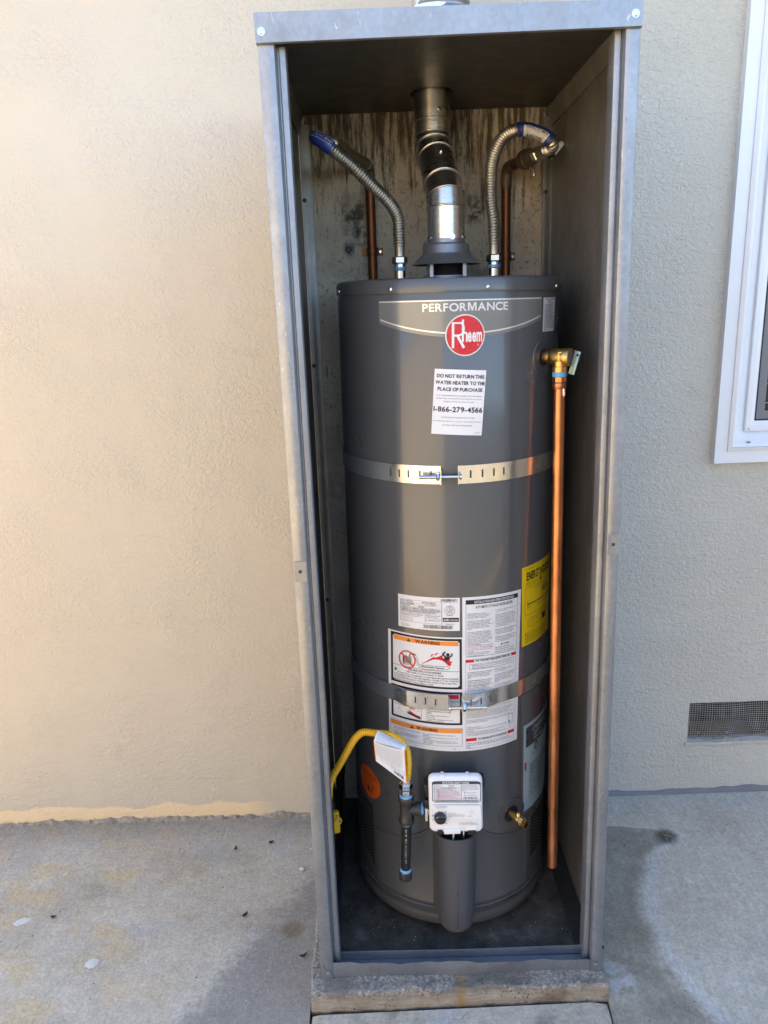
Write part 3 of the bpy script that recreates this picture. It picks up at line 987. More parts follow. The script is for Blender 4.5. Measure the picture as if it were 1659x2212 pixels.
o = rel(house, MB().box(0.9550, 0.9620, 1.9760, 1.9775, 1.1005, 1.1025)).build('weep_slot', 'black', None, 0)
o.parent = win
o = rel(house, MB().box(0.9600, 0.9640, 1.9905, 1.994, 1.1330, 1.1350)).build('weep_slot', 'black', None, 0)
o.parent = win

# unseen: sunlit wall left, mirrored in the tank; fence right, added to bounce light
yw = MB()
yw.box(-9.0, -0.62, -2.95, -2.80, -0.03, 2.75).box(-9.0, -0.58, -2.98, -2.77, 2.75, 2.83)
tag(yw.build('garden_wall', 'render', None, 0), 'pale rendered garden wall behind the viewpoint', 'wall')
fence = empty('bounce_fence', (3.6, -2.80, -0.03), 'unseen board fence added behind the viewpoint to bounce light into the cabinet', 'fence')
bmesh_board = MB().rbox(-0.069, 0.069, -0.010, 0.010, 0.0, 1.95, 0.003, 1).build('board', 'fencewood', fence, 0)
bmesh_board.location = (-4.10, 0, 0)
for k in range(1, 56):
    o = bmesh_board.copy()
    COL.objects.link(o)
    o.location = (-4.10 + k * 0.142, rnd.uniform(-0.004, 0.004), rnd.uniform(-0.01, 0.01))
for zz in (0.35, 1.60):
    MB().box(-4.1, 3.9, -0.065, -0.020, zz, zz + 0.09).build('rail', 'fencewood', fence, 0)

# ------------------------------------------------------------------ plinth
pl = empty('concrete_plinth', (0.127, 1.666, 0.0), 'rough weathered cement plinth under the metal cabinet, rust streak on its face', 'plinth')
mb = MB()
bm = bmesh.new()
bmesh.ops.create_cube(bm, size=1)
px0, px1, py0, py1, pz1 = -0.1975, 0.4520, 1.331, WALL_Y, 0.0525
for p in bm.verts:
    p.co = Vector(((px0 + px1) / 2 + p.co.x * (px1 - px0), (py0 + py1) / 2 + p.co.y * (py1 - py0), pz1 / 2 - 0.012 + p.co.z * (pz1 + 0.024)))
bmesh.ops.bevel(bm, geom=[e for e in bm.edges], offset=0.006, segments=3, profile=0.6, affect='EDGES')
bmesh.ops.subdivide_edges(bm, edges=[e for e in bm.edges if e.calc_length() > 0.3], cuts=60, use_grid_fill=True)
bmesh.ops.triangulate(bm, faces=bm.faces)
from mathutils import noise as mn
for p in bm.verts:
    q = p.co * 22
    f = mn.fractal(q, 1.0, 2.0, 5) * 0.0055
    if p.co.y < py0 + 0.02 or p.co.x < px0 + 0.02 or p.co.x > px1 - 0.02:
        p.co += Vector((mn.noise(q + Vector((9, 0, 0))) * 0.004, f * 1.2 - 0.002, 0))
    if p.co.z > 0.03 and p.co.y < 1.366:
        p.co.z += f - 0.002 + 0.008 * max(0, p.co.x - 0.35) * -1
    # right end of the front face sits on the higher slab
bm.verts.ensure_lookup_table()
mb.add([p.co.copy() for p in bm.verts], [[q.index for q in f.verts] for f in bm.faces])
bm.free()
rel(pl, mb).build('cement_block', 'plinth', pl, 60)

# ================================================================== METAL CABINET
FY = 1.365
cab = empty('metal_cabinet', (0.130, 1.68, 0.0525), 'open galvanised sheet metal cabinet standing on a cement plinth against the wall', 'cabinet')
def cpart(mb, name, mat='galv', smooth=30):
    return rel(cab, mb).build(name, mat, cab, smooth)
LEAN = 0.0145
# side panels
cpart(MB().strip([(-0.1725, 1.372), (-0.1725, 1.996)], 0.0015, 0.054, 1.918), 'side_panel', 'galv_in')
cpart(MB().strip([(0.4300, 1.372), (0.4300, 1.996)], 0.0015, 0.054, 1.918, LEAN), 'side_panel', 'galv_in')
# roof sheet with hole edge for the flue, and fascia
def roof_sheet():
    mb = MB()
    cx, cy, r = 0.134, 1.833, 0.047
    x0, x1, y0, y1 = -0.172, 0.430, 1.370, 1.997
    n = 48
    inner, outer = [], []
    for i in range(n):
        a = 2 * math.pi * i / n
        c, s = math.cos(a), math.sin(a)
        inner.append((cx + r * c, cy + r * s, 1.9175))
        t = min(((x1 - cx) / c if c > 1e-6 else (x0 - cx) / c if c < -1e-6 else 9), ((y1 - cy) / s if s > 1e-6 else (y0 - cy) / s if s < -1e-6 else 9))
        outer.append((cx + t * c, cy + t * s, 1.9175))
    cor = [(x0, y0), (x1, y0), (x1, y1), (x0, y1)]
    for px, py in cor:       # pull the nearest outer point onto each corner
        j = min(range(n), key=lambda i: (outer[i][0] - px) ** 2 + (outer[i][1] - py) ** 2)
        outer[j] = (px, py, 1.9175)
    vs = inner + outer + [(a, b, c + 0.002) for a, b, c in inner + outer]
    fs = []
    for i in range(n):
        j = (i + 1) % n
        fs += [(i, j, n + j, n + i), (2 * n + i, 3 * n + i, 3 * n + j, 2 * n + j), (i, 2 * n + i, 2 * n + j, j), (n + i, n + j, 3 * n + j, 3 * n + i)]
    return mb.add(vs, fs)
cpart(roof_sheet(), 'roof_sheet', 'galv_dark')
fa = MB()
fy0 = 1.3585
fa.add([(-0.1765, fy0, 1.9285), (0.4310, fy0, 1.9290), (0.4312, fy0, 1.8915), (-0.1752, fy0, 1.8862),
        (-0.1750, fy0 + 0.0042, 1.8842), (0.4312, fy0 + 0.0042, 1.8895), (-0.1750, fy0 + 0.012, 1.8866), (0.4312, fy0 + 0.012, 1.8919),
        (-0.1765, 1.98, 1.9285), (0.4310, 1.98, 1.9290),
        (-0.1765, 1.98, 1.8880), (0.4310, 1.98, 1.8900)],
       [(0, 1, 2, 3), (3, 2, 5, 4), (4, 5, 7, 6), (0, 8, 9, 1), (0, 3, 10, 8), (1, 9, 11, 2)])
fo = cpart(fa, 'roof_cap', 'galv_front', 50)
for sx, sz in ((-0.1656, 1.9016), (0.4193, 1.9086)):
    s = MB().lathe([(0.0062, 0), (0.0062, 0.001)], (sx, fy0, sz), (0, -1, 0), 20).hexa((sx, fy0 - 0.001, sz), (0, -1, 0), 0.0046, 0.0030)
    o = rel(cab, s).build('hex_screw', 'chrome', None, 30)
    o.parent = fo
# flue stub above the roof
# front posts: folded sheet with a groove and an inner flange
zs_post = [0.0545 + (1.886 - 0.0545) * k / 16 for k in range(17)]
Lp = [(-0.1735, 1.400), (-0.1735, FY + 0.002), (-0.1722, FY), (-0.1490, FY), (-0.1475, FY + 0.0015), (-0.1462, FY + 0.018), (-0.1450, FY + 0.0195), (-0.1430, FY + 0.0195), (-0.1420, FY + 0.018), (-0.1415, FY + 0.0160), (-0.1335, FY + 0.0160), (-0.1318, FY + 0.0175), (-0.1318, FY + 0.045)]
Rp = [(0.3945, FY + 0.050), (0.3945, FY + 0.0175), (0.3960, FY + 0.0160), (0.4042, FY + 0.0160), (0.4048, FY + 0.018), (0.4060, FY + 0.0195), (0.4070, FY + 0.0195), (0.4078, FY + 0.018), (0.4075, FY + 0.0015), (0.4090, FY), (0.4297, FY), (0.4310, FY + 0.002), (0.4310, 1.400)]
pL = cpart(MB().strip(Lp, 0.0012, 0.0545, 1.886, 0.0, zs_post), 'front_post', 'galv_front', 60)
pR = cpart(MB().strip(Rp, 0.0012, 0.0545, 1.892, LEAN - 0.001, [z if z < 1.88 else 1.892 for z in zs_post]), 'front_post', 'galv_front', 60)
# joint plates with screw half way up, torn corner tabs with rivet at the foot
for par, x, z, xs_ in ((pL, -0.1612, 1.0051, (-0.1715, -0.1495)), (pR, 0.4255, 1.0375, (0.4158, 0.4360))):
    o = rel(cab, MB().box(xs_[0], xs_[1], FY - 0.0016, FY - 0.0004, z - 0.020, z + 0.020)).build('joint_plate', 'galv_front', None, 30)
    o.parent = par
    o = rel(cab, MB().lathe([(0.0034, 0), (0.0030, 0.0014), (0.0012, 0.0020)], (x, FY - 0.0016, z), (0, -1, 0), 16)).build('screw', 'iron', None)
    o.parent = par
for par, x0, x1, z1, hx in ((pL, -0.1735, -0.1470, 0.088, -0.1581), (pR, 0.4195, 0.4450, 0.082, 0.4315)):
    poly = [(x0, 0.0495), (x1, 0.0505), (x1 - 0.001, 0.062), (x1 - 0.006, 0.074), (x0 + 0.012, z1 - 0.012), (x0 + 0.006, z1), (x0, z1 - 0.003)]
    mx = Matrix(((1, 0, 0, 0), (0, 0, -1, FY - 0.0008), (0, 1, 0, 0), (0, 0, 0, 1)))
    o = rel(cab, MB().plate(poly, 0.0012, mx)).build('corner_tab', 'galv_front', None, 0)
    o.parent = par
    o = rel(cab, MB().lathe([(0.0052, 0), (0.0048, 0.0016), (0.0026, 0.0022), (0.0024, 0.0008)], (hx, FY - 0.0020, 0.066), (0, -1, 0), 20)).build('rivet', 'galv', None)
    o.parent = par
# bottom channel: wavy front lip, floor, rear bar
mb = MB()
n = 80
rs = random.Random(2)
xa, xb = -0.1478, 0.4195
for i in range(n + 1):
    t = i / n
    x = xa + (xb - xa) * t
    w = 0.0016 * math.sin(17 * t + 1) + 0.0012 * math.sin(41 * t) + 0.0008 * math.sin(83 * t + 2)
    zt = 0.0915 - 0.0125 * t + w
    zb = 0.0555 - 0.0060 * t
    yw_ = FY + 0.0006 + 0.0025 * math.sin(9 * t) * math.sin(math.pi * t)
    yt = yw_ + 0.003 * math.sin(14 * t + 1) * math.sin(math.pi * t)
    mb.v += [(x, yw_, zb), (x, (yw_ + yt) / 2, (zb + zt) / 2), (x, yt, zt), (x, yt + 0.0014, zt), (x, yw_ + 0.0014, zb + 0.006), (x, FY + 0.040, zb + 0.006), (x, FY + 0.040, zb + 0.001), (x, yw_, zb + 0.0005)]
for i in range(n):
    for k in range(7):
        a = i * 8 + k
        mb.f.append((a, a + 8, a + 9, a + 1))
cpart(mb, 'bottom_channel', 'galv_front', 50)
mb = MB()
for i in range(n + 1):
    t = i / n
    x = -0.149 + (0.4075 + 0.149) * t
    s = 0.0012 * math.sin(7 * t + 0.5) - 0.0022 * math.sin(math.pi * t) ** 2
    z0, z1 = 0.0775 - 0.0035 * t + s, 0.0868 - 0.0036 * t + s * 0.6
    mb.v += [(x, FY + 0.0345, z0), (x, FY + 0.0345, z1), (x, FY + 0.0365, z1 + 0.0004), (x, FY + 0.0375, z0), (x, FY + 0.041, 0.056), (x, FY + 0.043, 0.056)]
for i in range(n):
    for k in range(5):
        a = i * 6 + k
        mb.f.append((a, a + 6, a + 7, a + 1))
cpart(mb, 'rear_rail', 'galv_front', 50)
# sooty floor sheet
mb = MB()
for j in range(25):
    for i in range(25):
        x = -0.171 + 0.612 * i / 24
        y = FY + 0.042 + 0.588 * j / 24
        mb.v.append((x, y, 0.0585 + 0.0015 * mn.noise(Vector((x * 14, y * 14, 0)))))
for j in range(24):
    for i in range(24):
        a = j * 25 + i
        mb.f.append((a, a + 1, a + 26, a + 25))
cpart(mb, 'floor_sheet', 'floor', 60)
# kick angle along the right foot of the side panel
cpart(MB().box(0.400, 0.442, 1.41, 1.99, 0.0605, 0.0625), 'floor_angle', 'galv_dark', 0)
cpart(MB().box(-0.170, -0.140, 1.41, 1.99, 0.0605, 0.0625), 'floor_angle', 'galv_dark', 0)
# vertical angles screwed to the wall at the back, angles under the roof
for xa_, xb_, xm, tilt in ((-0.1708, -0.1440, -0.1585, 0.0), (0.4080, 0.4330, 0.4205, 0.002)):
    zt = 1.895
    prof = [(xa_, 1.9935), (xa_, 1.9840), (xm - 0.001, 1.9840), (xm + 0.001, 1.9855), (xb_, 1.9855), (xb_, 1.9935)]
    an = cpart(MB().strip(prof, 0.001, 0.06, zt, tilt * 3), 'wall_angle', 'galv_in', 50)
    for zz in (1.729, 1.337, 0.70):
        o = rel(cab, MB().lathe([(0.0052, 0), (0.0048, 0.0018), (0.002, 0.0028)], (xm - 0.006, 1.984, zz), (0, -1, 0), 18)).build('screw', 'iron', None)
        o.parent = an
cpart(MB().add([(0.428, 1.40, 1.9165), (0.428, 1.985, 1.9165), (0.416, 1.985, 1.9165), (0.416, 1.40, 1.9165), (0.4255, 1.40, 1.884), (0.4255, 1.985, 1.874), (0.4270, 1.985, 1.874), (0.4270, 1.40, 1.884)],
               [(0, 1, 2, 3), (3, 2, 5, 4), (4, 5, 6, 7), (7, 6, 1, 0), (0, 3, 4, 7), (1, 6, 5, 2)]), 'roof_angle', 'galv_in', 0)
cpart(MB().add([(-0.170, 1.40, 1.9165), (-0.170, 1.985, 1.9165), (-0.158, 1.985, 1.9165), (-0.158, 1.40, 1.9165), (-0.1675, 1.40, 1.880), (-0.1675, 1.985, 1.872), (-0.1690, 1.985, 1.872), (-0.1690, 1.40, 1.880)],
               [(0, 1, 2, 3), (3, 2, 5, 4), (4, 5, 6, 7), (7, 6, 1, 0), (0, 3, 4, 7), (1, 6, 5, 2)]), 'roof_angle', 'galv_in', 0)

# ================================================================== WATER HEATER
HX, HY, HR, HZ = 0.147, 1.708, 0.235, 0.083
TILT = 0.0083
heater = empty('water_heater', (HX - TILT * (0.9 - HZ), HY, HZ), 'tall dark grey gas water heater with printed labels inside the metal cabinet', 'water heater')
heater.rotation_euler = (0, TILT, 0)
def hp(th, z, r=HR):
    a = R_(th)
    return Vector((r * math.sin(a), -r * math.cos(a), z - HZ))
def fix(th, z):
    return th - math.degrees(TILT * (z - 0.9) / HR)
def hpart(mb, name, mat, smooth=40, parent=None):
    return mb.build(name, mat, parent or heater, smooth)
LZ = lambda z: z - HZ
# jacket
hpart(MB().lathe([(HR - 0.010, LZ(0.12)), (HR, LZ(0.125)), (HR, LZ(1.4940)), (HR - 0.0015, LZ(1.4985)), (HR - 0.0015, LZ(1.506))], n=160), 'jacket', 'tank')
lid = hpart(MB().lathe([(HR - 0.001, LZ(1.5015)), (HR + 0.0022, LZ(1.5018)), (HR + 0.0022, LZ(1.5205)), (HR - 0.0005, LZ(1.5265)), (HR - 0.008, LZ(1.5290)), (HR - 0.020, LZ(1.5285)), (0.02, LZ(1.530))], n=160), 'lid', 'tank')
for th in (-118, -74.5, -31.9, 13.4, 60.4, 105):
    p = hp(th, 1.5093, HR + 0.0020)
    d = Vector((p.x, p.y, 0)).normalized()
    hpart(MB().lathe([(0.0042, 0), (0.0040, 0.0014), (0.0024, 0.0026), (0.0006, 0.0029)], p, d, 18), 'lid_screw', 'chrome', 40, lid)
base = hpart(MB().lathe([(HR - 0.03, LZ(0.083)), (HR + 0.0005, LZ(0.083)), (HR + 0.0025, LZ(0.0855)), (HR + 0.0025, LZ(0.1035)), (HR + 0.0005, LZ(0.1065)), (HR + 0.0005, LZ(0.118)), (HR + 0.0022, LZ(0.1205)), (HR + 0.0022, LZ(0.128)), (HR - 0.0005, LZ(0.1305)), (HR - 0.03, LZ(0.1305))], n=160), 'base_ring', 'tank2')
for th in (-60, 60, 180):
    p = hp(th, 0.083, HR - 0.03)
    hpart(MB().lathe([(0.016, -0.0245), (0.018, 0.0)], p, (0, 0, 1), 16), 'foot', 'blacksteel', 40)
# burner door: curved raised panel with scalloped top edge
tops = [(-51.5, 0.286), (-45, 0.2905), (-38, 0.2965), (-32, 0.3025), (-26, 0.3135), (-20.8, 0.3264), (-16, 0.343), (-13, 0.352), (10, 0.349), (13, 0.337), (18, 0.322), (23, 0.3125), (29, 0.3055), (36, 0.301), (42, 0.2966), (46, 0.294)]
def top_at(t):
    for (a, za), (b, zb) in zip(tops, tops[1:]):
        if a <= t <= b:
            return za + (zb - za) * (t - a) / (b - a)
    return tops[0][1] if t < tops[0][0] else tops[-1][1]
mb = MB()
prof = [(0.0, 0.0), (0.0016, 0.0022), (0.0016, -1)]
N = 90
rows = []
for i in range(N + 1):
    t = -51.5 + 97.5 * i / N
    zt = top_at(t)
    col = [hp(t, zt + 0.0008, HR + 0.0002), hp(t, zt - 0.0010, HR + 0.0030), hp(t, zt - 0.0085, HR + 0.0034), hp(t, zt - 0.0100, HR + 0.0024), hp(t, zt - 0.0120, HR + 0.0022), hp(t, 0.146, HR + 0.0022), hp(t, 0.144, HR + 0.0036), hp(t, 0.136, HR + 0.0036), hp(t, 0.1325, HR + 0.0002)]
    rows.append(col)
K = len(rows[0])
for c in rows:
    mb.v += c
for i in range(N):
    for k in range(K - 1):
        a = i * K + k
        mb.f.append((a, a + K, a + K + 1, a + 1))
for i in (0, N):
    mb.f.append(tuple(i * K + k for k in range(K)))
door = hpart(mb, 'burner_door', 'tank2', 45)
for t in (-48.4, 43.2):       # pressed vertical beads near the door ends
    hpart(MB().sweep([hp(t, z, HR + 0.0020) for z in (0.145, 0.2, 0.25, top_at(t) - 0.012)], 0.0011, 8), 'pressed_bead', 'tank2', 60, door)
# narrow vent slot low on the right of the door
mb = MB()
for i in range(11):
    t = 26 + i * 1.25
    mb.v += [hp(t, 0.1225, HR + 0.0026), hp(t, 0.1225 + 0.0042 * math.sin(math.pi * i / 10), HR + 0.0026)]
for i in range(10):
    mb.f.append((2 * i, 2 * i + 2, 2 * i + 3, 2 * i + 1))
hpart(mb, 'air_slot', 'void', 0, base)
# tubular inner-door cover in front
cx, cy = -0.0095 + 0.0015, -(HY - 1.452)
mb = MB()
N = 28
levels = [(0.104, 0.30), (0.107, 0.62), (0.112, 0.82), (0.119, 0.94), (0.128, 1.0), (0.20, 1.0), (0.30, 1.02), (0.351, 1.05), (0.3515, 1.0), (0.31, 0.97)]
for z, s in levels:
    for k in range(N + 1):
        a = math.pi * (k / N) * 1.16 - math.pi * 0.08
        bulge = 0.0005
        r = 0.0400 * s
        yy = cy - math.sin(a) * r * 1.04
        back = cy + 0.03
        zz = z + (0.012 * math.sin(max(0, min(math.pi, a))) if z > 0.33 else 0)
        mb.v.append((cx - math.cos(a) * r, yy, LZ(zz)))
for l in range(len(levels) - 1):
    for k in range(N):
        a = l * (N + 1) + k
        mb.f.append((a, a + 1, a + N + 2, a + N + 1))
mb.f.append(tuple(range(N + 1)))
# flanks joining the cover to the door
for sgn in (-1, 1):
    k = 0 if sgn < 0 else N
    mb.v += [(cx + sgn * 0.052, -HR * 0.965, LZ(0.110)), (cx + sgn * 0.052, -HR * 0.965, LZ(0.345))]
    q = len(mb.v) - 2
    mb.f.append((4 * (N + 1) + k, 7 * (N + 1) + k, q + 1, q))
cover = hpart(mb, 'tube_cover', 'tank2', 50)
mb = MB()
fr = cy - 0.0400 * 1.04
mb.rbox(cx - 0.0028, cx + 0.0028, fr - 0.0006, fr + 0.004, LZ(0.128), LZ(0.268), 0.0018, 2)
hpart(mb, 'pressed_slot', 'slate', 40, cover)
for zz in (0.272, 0.126):
    hpart(MB().lathe([(0.0032, 0), (0.0028, 0.0012), (0.0010, 0.0016)], (cx + 0.001, fr - 0.0002, LZ(zz)), (0, -1, 0), 14), 'cover_screw', 'tank2', 40, cover)
# wires and igniter under the control seen in the open top of the cover
hpart(MB().sweep(catmull([(cx - 0.012, cy - 0.026, LZ(0.30)), (cx - 0.010, cy - 0.028, LZ(0.345)), (cx - 0.004, cy - 0.018, LZ(0.385))], 6), 0.0018, 8), 'pilot_wire', 'white', 60)
hpart(MB().sweep(catmull([(cx + 0.010, cy - 0.026, LZ(0.30)), (cx + 0.013, cy - 0.026, LZ(0.345)), (cx + 0.016, cy - 0.016, LZ(0.385))], 6), 0.0022, 8), 'pilot_tube', 'solder', 60)
# intake louvres: small raised diamonds each side
for side, (ta, tb, za, zb) in (('l', (-82, -56, 0.175, 0.335)), ('r', (50.5, 68, 0.20, 0.305))):
    mb = MB()
    k = 0
    z = za
    while z < zb:
        t = ta + (1.3 if k % 2 else 0)
        while t < tb:
            lo = za + (zb - za) * max(0, (abs(t) - 57) / 30) * 0.75 if side == 'l' else za
            if z > lo:
                dz, dt = 0.0030, 0.55
                mb.add([hp(t - dt, z, HR + 0.0002), hp(t, z - dz, HR + 0.0002), hp(t + dt, z, HR + 0.0004), hp(t, z + dz, HR + 0.0020)], [(0, 1, 3), (1, 2, 3)])
            t += 2.6
        z += 0.0042
        k += 1
    b = MB()
    n = 14
    for i in range(n + 1):
        t = ta - 1 + (tb - ta + 2) * i / n
        lo = za + (zb - za) * max(0, (abs(t) - 57) / 30) * 0.75 if side == 'l' else za
        b.v += [hp(t, lo - 0.004, HR + 0.00015), hp(t, zb + 0.004, HR + 0.00015)]
    for i in range(n):
        b.f.append((2 * i, 2 * i + 2, 2 * i + 3, 2 * i + 1))
    lo_ = hpart(b, 'air_intake_screen', 'void', 0)
    s = hpart(mb, 'louvre_slats', 'tank2', 0, lo_)
    s['kind'] = 'stuff'
# grommet rings
def grommet(th, z, ro, ri, name='grommet_ring', mat='tank2'):
    mb = MB()
    n = 48
    rings = [(ro, 0.0004), (ro * 0.97, 0.0030), (ro * 0.62, 0.0034), (ri * 1.15, 0.0010), (ri, -0.008)]
    for r, d in rings:
        for i in range(n):
            a = 2 * math.pi * i / n
            mb.v.append(hp(th + math.degrees(r * math.cos(a) / HR), z + r * math.sin(a), HR + d))
    for l in range(len(rings) - 1):
        for i in range(n):
            j = (i + 1) % n
            mb.f.append((l * n + i, l * n + j, (l + 1) * n + j, (l + 1) * n + i))
    o = hpart(mb, name, mat, 50)
    b = MB()
    b.v = [hp(th + math.degrees(ri * 1.1 * math.cos(2 * math.pi * i / n) / HR), z + ri * 1.1 * math.sin(2 * math.pi * i / n), HR + 0.0006) for i in range(n)]
    b.f = [tuple(range(n))]
    hpart(b, 'hole', 'void', 0, o)
    return o
T1, T2 = fix(49.7, 1.372), fix(31.0, 0.352)
grommet(T1, 1.3725, 0.0380, 0.0150)
grommet(T2, 0.3535, 0.0390, 0.0170)
# nipples on top
for nx_, nm in ((0.0520, 'inlet'), (0.2530, 'outlet')):
    ox = nx_ - HX
    ox -= TILT * (1.54 - 0.9)
    hpart(MB().lathe([(0.030, LZ(1.5285)), (0.028, LZ(1.5315)), (0.013, LZ(1.532)), (0.0122, LZ(1.532)), (0.0122, LZ(1.5495))], (ox, 0.012, 0), (0, 0, 1), 28), 'nipple', 'chrome')
# draft hood
hx = 0.150 - HX - TILT * (1.57 - 0.9)
hood = hpart(MB().lathe([(0.0385, LZ(1.612)), (0.0400, LZ(1.6020)), (0.0470, LZ(1.5995)), (0.0490, LZ(1.5960)), (0.0490, LZ(1.5830)), (0.0520, LZ(1.5785)), (0.0700, LZ(1.5625)), (0.0725, LZ(1.5595)), (0.0715, LZ(1.5590)), (0.0500, LZ(1.5770)), (0.0370, LZ(1.585)), (0.0370, LZ(1.611))], (hx, 0, 0), (0, 0, 1), 64, False), 'draft_hood', 'plastic_hood' if 'plastic_hood' in M else 'galv')
for a in (-128, -52, 52, 128):
    lx, ly = hx + 0.0555 * math.cos(R_(a)), 0.0555 * math.sin(R_(a))
    hpart(MB().rbox(lx - 0.0045, lx + 0.0045, ly - 0.0018, ly + 0.0018, LZ(1.529), LZ(1.568), 0.0010, 1), 'hood_leg', 'galv', 40, hood)
hpart(MB().lathe([(0.052, LZ(1.530)), (0.050, LZ(1.5365)), (0.044, LZ(1.5385)), (0.041, LZ(1.5370)), (0.038, LZ(1.520))], (hx, 0, 0), (0, 0, 1), 48, False), 'flue_collar', 'galv')
hpart(MB().box(hx - 0.022, hx + 0.022, 0.020, 0.0215, LZ(1.531), LZ(1.572)).box(hx - 0.034, hx - 0.031, -0.01, 0.02, LZ(1.531), LZ(1.572)).lathe([(0.036, LZ(1.532)), (0.036, LZ(1.58))], (hx, 0.004, 0), (0, 0, 1), 24, False), 'baffle_shade_core', 'void', 0)  # baffle plates plus an added black cylinder painting the shade below the brim

# ------------------------------------------------------------------ labels printed on the jacket
H_INV = (Matrix.Translation(heater.location) @ Matrix.Rotation(TILT, 4, 'Y')).inverted()
def on_tank(tl, tr, br, bl, extra=0.0005):
    def fn(u, v, d):
        th = (tl[0] * (1 - u) + tr[0] * u) * (1 - v) + (bl[0] * (1 - u) + br[0] * u) * v
        z = (tl[1] * (1 - u) + tr[1] * u) * (1 - v) + (bl[1] * (1 - u) + br[1] * u) * v
        return hp(fix(th, z), z, HR + extra + d)
    return fn

# --- brand plate with curved lower edge
def plate_body(th0, th1, inset, key_mb, d):
    n = 40
    for i in range(n + 1):
        t = i / n
        th = th0 + (th1 - th0) * t
        bow = 1 - ((th - 4.4) / 42.5) ** 2
        zt = 1.4883 - inset
        zb = 1.4475 - 0.0285 * bow + inset * 1.6
        key_mb.v += [hp(fix(th, zt), zt, HR + d), hp(fix(th, zb), zb, HR + d)]
    for i in range(n):
        key_mb.f.append((2 * i, 2 * i + 1, 2 * i + 3, 2 * i + 2))
b = MB()
plate_body(-37.9, 46.7, 0.0, b, 0.0004)
plate = b.build('brand_plate', 'plate', heater, 40, False)
plate['label'] = 'silver grey name plate reading PERFORMANCE above a round red emblem'
mb = MB()
n = 60
def edge_strip(f0, f1, tA, tB):
    o = len(mb.v)
    for i in range(n + 1):
        th = tA + (tB - tA) * i / n
        a, c = f0(th), f1(th)
        mb.v.extend([hp(fix(th, a), a, HR + 0.0009), hp(fix(th, c), c, HR + 0.0009)])
    for i in range(n):
        mb.f.append((o + 2 * i, o + 2 * i + 1, o + 2 * i + 3, o + 2 * i + 2))
bowf = lambda th: 1.4475 - 0.0285 * (1 - ((th - 4.4) / 42.5) ** 2)
edge_strip(lambda t: 1.4876, lambda t: 1.4852, -37.4, 46.2)
edge_strip(lambda t: bowf(t) + 0.0090, lambda t: bowf(t) + 0.0062, -37.0, 45.8)
mb.build('silver_edge', 'silver', plate, 0, False)
S = Sheet(on_tank((-15.37, 1.4820), (24.75, 1.4820), (24.75, 1.4666), (-15.37, 1.4666), 0.0005))
S.text('silver', 'PERFORMANCE', 0, 0, 1, 1, 0.022, 1)
S.pr['silver'].build('lettering', 'silver', plate, 0, False)
# round emblem
E = Sheet(on_tank((-5.05, 1.4612), (13.20, 1.4612), (13.00, 1.3846), (-5.25, 1.3846), 0.0010))
E.ell('silver', 0.5, 0.5, 0.5, 0.5, 0, 64)
E.ell('red', 0.5, 0.5, 0.468, 0.468, 1, 64)
Wt = 'white'
E.rect(Wt, 0.165, 0.185, 0.225, 0.80, 2)
E.rect(Wt, 0.165, 0.185, 0.44, 0.225, 2)
E.line(Wt, [(0.40, 0.205), (0.455, 0.27), (0.465, 0.36), (0.44, 0.44), (0.38, 0.495), (0.225, 0.505)], 0.048, 2)
E.line(Wt, [(0.30, 0.50), (0.47, 0.80)], 0.062, 2)
E.rect(Wt, 0.415, 0.125, 0.465, 0.66, 2)
E.line(Wt, [(0.445, 0.46), (0.50, 0.43), (0.535, 0.455), (0.540, 0.66)], 0.046, 2)
E.text(Wt, 'eem', 0.565, 0.425, 0.925, 0.665, 0.030, 2)
E.ell(Wt, 0.825, 0.735, 0.022, 0.022, 2, 16, 0.7)
bd = MB()
emb = E.pr.pop('silver').build('emblem', 'silver', plate, 0, False)
for k, mm in E.pr.items():
    mm.build({'red': 'red_disc', 'white': 'emblem_lettering'}[k], k, plate, 0, False)

# --- white notice
S = Sheet(on_tank((-10.15, 1.3624), (13.92, 1.3565), (11.60, 1.2322), (-12.30, 1.2381)))
S.text('ink', 'DO NOT RETURN THIS', 0.05, 0.072, 0.965, 0.128, 0.026)
S.text('ink', 'WATER HEATER TO THE', 0.03, 0.172, 0.985, 0.228, 0.026)
S.text('ink', 'PLACE OF PURCHASE', 0.075, 0.272, 0.945, 0.328, 0.026)
for i, s in enumerate(('IF YOU ARE EXPERIENCING PROBLEMS WITH THIS WATER', 'HEATER, NEED ASSISTANCE WITH INSTALLATION, OR FOR')):
    S.text('greyink', s, 0.06, 0.388 + 0.046 * i, 0.945, 0.407 + 0.046 * i)
S.text('greyink', 'GENERAL QUESTIONS CALL TOLL FREE:', 0.20, 0.480, 0.80, 0.500)
S.text('ink', '1-866-279-4566', 0.02, 0.565, 0.975, 0.650, 0.022)
S.text('greyink', 'TECHNICIANS AVAILABLE 7 DAYS A WEEK', 0.18, 0.722, 0.83, 0.742)
S.text('greyink', "FOR MORE INFORMATION, CONSULT THE OWNER'S MANUAL", 0.025, 0.783, 0.975, 0.803)
S.text('greyink', 'PROVIDED WITH THE WATER HEATER', 0.21, 0.843, 0.79, 0.863)
S.text('greyink', 'AXS272 E', 0.855, 0.953, 0.965, 0.970)
S.build('notice_label', 'paper', heater, label='white notice sheet with DO NOT RETURN THIS WATER HEATER in bold type')
